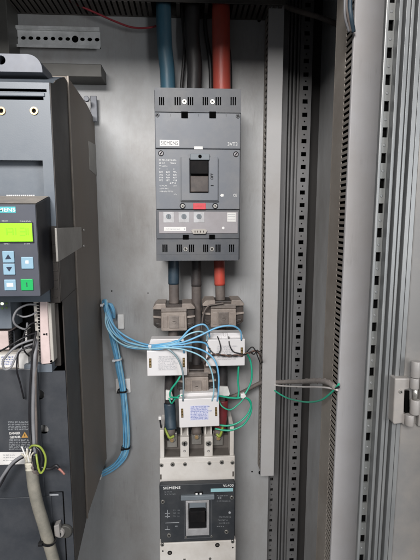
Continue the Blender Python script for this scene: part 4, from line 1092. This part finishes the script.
# ================================================================ LEFT CABLE AND WIRES
YC = .53
ca = thing('control_cable', 'thick grey control cable hanging in front of the drive, its end stripped', 'cable', P(33, 460, YC))
MB().tube(W((30.5, 462, YC), (32, 472, YC - .002), (34, 488, YC - .004), (38, 506, YC - .004), (43.5, 524, YC - .002), (48.5, 542, YC), (54, 562, YC + .002), (60, 590, YC + .002)), 6.0 * YC / F, seg=24).build('jacket', 'cab_grey', ca)
MB().tube(W((27.8, 453, YC - .003), (29, 457, YC - .003), (30.4, 462, YC - .002), (31.4, 468, YC - .002)), [.0045, .0058, .0070, .0078], seg=14, wob=.03).build('frayed_end', 'frayed', ca)
for k in range(12):
    a0 = random.uniform(-5, 4); b0 = random.uniform(-4, 3)
    MB().tube(W((29.5 + a0 * .5, 462, YC - .009 + random.uniform(0, .004)), (28 + a0 * .8, 456 + b0 * .4, YC - .011), (27.5 + a0 * 1.5, 452.5 + b0 * 1.6, YC - .010 + random.uniform(-.003, .003))), [.0013, .0010, .0006], seg=6).build('strand', 'frayed' if k % 4 else 'label', ca)
MB().tube(W((33, 447, YC), (33.4, 455, YC - .002), (34.2, 465, YC - .003), (34.5, 475, YC - .001)), [.0035, .005, .006, .0055], seg=14, wob=.06).build('shield', 'cab_dust', ca)
def lw_(pts, r, m_, lab, cat='wire', group='loose drive wires'): return wire('loose_wire', pts, r, m_, lab, cat, group, YC)
lw_([(35, 470, YC - .008), (31.5, 452, YC - .006), (30.2, 435, YC - .001), (29.8, 415, YC), (30.4, 390, YC), (31.5, 365, YC), (33.5, 345, YC), (36.5, 331, .54)], 1.1, 'wire_black', 'black wire rising from the stripped cable to the terminal strip')
lw_([(36, 470, YC - .006), (34.4, 452, YC - .006), (33.8, 430, YC), (33.2, 405, YC), (33.8, 380, YC), (35.2, 358, YC), (37, 341, .54)], 1.8, 'wire_grey', 'thick grey wire rising straight from the stripped cable to the terminal strip')
lw_([(37.5, 470, YC - .004), (36.5, 450, YC - .002), (36.4, 425, YC + .002), (35.4, 395, YC + .002), (35.4, 370, YC), (37.5, 350, .54)], 1.5, 'cab_dust', 'dusty brown wire rising behind the grey one to the terminal strip')
lw_([(36, 304.5, .54), (27, 305, .535), (18, 309, .53), (13.6, 317, .528), (14.2, 324, .53), (20, 327, .535), (26, 328.6, .54), (27.3, 323, .55)], 1.05, 'wire_grey', 'grey wire in a round loop at the top end of the terminal strip')
lw_([(36.5, 312, .54), (31, 315, .535), (24, 316.4, .532), (17.4, 314.5, .54)], .9, 'wire_grey', 'short grey wire leaving the top of the terminal strip')
lw_([(37, 339.5, .54), (28, 341.5, .532), (16, 346, .527), (7, 354, .524), (2.4, 362.6, .522), (5, 369, .522), (10.4, 367.4, .524), (15, 358, .528), (22, 348.5, .532), (36.8, 342.6, .54)], 1.15, 'wire_grey', 'long grey wire making a teardrop loop in front of the white label')
lw_([(37.5, 346, .54), (29, 347, .533), (20.5, 351.6, .529), (16.6, 360, .528), (16.9, 371, .53), (19.6, 383, .534), (23.8, 398.5, .54)], .9, 'wire_black', 'thin black wire with a free end hanging on the lower cover')
lw_([(30, 452, YC - .008), (22, 455.5, YC - .007), (13, 463, YC - .007), (4, 474, YC - .007), (-8, 493, YC - .006)], 1.6, 'wire_grey', 'grey wire running from the stripped cable out of the lower left')
lw_([(29, 456, YC - .006), (20, 459.5, YC - .006), (11, 467.5, YC - .006), (2, 482, YC - .006), (-8, 500, YC - .006)], 1.0, 'wire_black', 'thin black wire beside the grey one running out of the lower left')
lw_([(36.4, 322, .54), (30, 325, .533), (24.6, 333, .53), (22.6, 344, .53), (25, 352, .534), (29, 356, .545)], .8, 'wire_black', 'thin black wire drooping from the middle of the terminal strip')
lw_([(37, 333, .54), (31, 334.5, .534), (22, 338, .528), (12, 344.5, .525), (3, 350, .526), (-8, 355, .53)], .9, 'wire_black', 'black wire running from the terminal strip out of the picture at the left')
ew = wire('earth_wire', [(29.5, 448, YC - .01), (33, 445.8, YC - .013), (38.5, 446, YC - .014), (43.5, 450.5, YC - .013), (45.8, 458.5, YC - .012), (45.2, 467.5, YC - .012), (41.5, 472.8, YC - .013), (38.8, 469.5, YC - .014), (37, 461, YC - .013), (36.2, 454, YC - .009)], 1.05, 'wire_yg', 'yellow-green earth wire coiled round the stripped end of the grey cable', 'wire', None, YC)
lw_([(36, 447, YC - .006), (40, 451, YC - .008), (41.6, 460, YC - .009), (39, 469.5, YC - .010), (34.5, 466, YC - .010), (34, 456, YC - .008)], 1.3, 'wire_black', 'black wire wound round the stripped cable end inside the earth wire')
t = thing('loose_wire', 'black wire end sticking out right of the stripped cable, red copper at its tip', 'wire', P(50, 467, YC - .01))
MB().tube(W((40, 466.5, YC - .008), (46, 468.6, YC - .009), (51.5, 468.4, YC - .01), (56.2, 465.6, YC - .011), (58.6, 468, YC - .011)), 1.7 * YC / F, seg=10).build('insulation', 'wire_black', t)
MB().tube(W((57.2, 467.4, YC - .0105), (61, 470.4, YC - .0105), (64.8, 474.6, YC - .0105)), [.0016, .0015, .0011], seg=8).build('bare_end', 'copper', t)
tie(48.2, 540, YC - .001, 8.4, 'tie_k', 'black cable tie holding the grey control cable to the drive clamp', rot=.25, h=.003)

# ================================================================ CAMERA, LIGHT
cam = bpy.data.cameras.new('camera'); co = bpy.data.objects.new('camera', cam); COL.objects.link(co)
co.location = CAM; co.rotation_euler = (math.radians(82), 0, math.radians(-3.2))
cam.sensor_fit = 'VERTICAL'; cam.sensor_height = 36; cam.lens = F / 560 * 36
cam.clip_start = .02; cam.clip_end = 50
S.camera = co
w = bpy.data.worlds.new('World'); S.world = w; w.use_nodes = True
wn = w.node_tree.nodes; wl = w.node_tree.links
tc = wn.new('ShaderNodeTexCoord'); sx = wn.new('ShaderNodeSeparateXYZ'); cr = wn.new('ShaderNodeValToRGB'); mr = wn.new('ShaderNodeMapRange')
mr.inputs[1].default_value = -1; mr.inputs[2].default_value = 1
wl.new(tc.outputs['Generated'], sx.inputs[0]); wl.new(sx.outputs[2], mr.inputs[0]); wl.new(mr.outputs[0], cr.inputs[0])
cr.color_ramp.elements[0].position = .3; cr.color_ramp.elements[0].color = (.15, .16, .175, 1)
cr.color_ramp.elements[1].position = .62; cr.color_ramp.elements[1].color = (.92, .95, 1, 1)
wl.new(cr.outputs[0], wn['Background'].inputs[0]); wn['Background'].inputs[1].default_value = .3
def area(name, loc, target, sx, sy, power, col=(1, 1, 1), spread=180):
    l = bpy.data.lights.new(name, 'AREA'); l.shape = 'RECTANGLE'; l.size = sx; l.size_y = sy; l.energy = power; l.color = col
    l.spread = math.radians(spread)
    o = bpy.data.objects.new(name, l); COL.objects.link(o); o.location = loc
    o.rotation_euler = (Vector(target) - Vector(loc)).to_track_quat('-Z', 'Y').to_euler()
    return o
area('ceiling_light', (-.45, -1.4, 2.26), (0, .8, 1.22), 1.0, .6, 73, (1, .975, .955))
area('side_fill', (1.05, -.85, 1.36), (-.1, .8, 1.12), .6, .7, 12.5, (.96, .98, 1))  # fill lamp added from the right to brighten right-facing sides
S.view_settings.view_transform = 'Standard'; S.view_settings.look = 'None'; S.view_settings.gamma = 1
S.view_settings.exposure = 0
S.render.engine = 'CYCLES'
S.render.resolution_x = 768; S.render.resolution_y = 1024
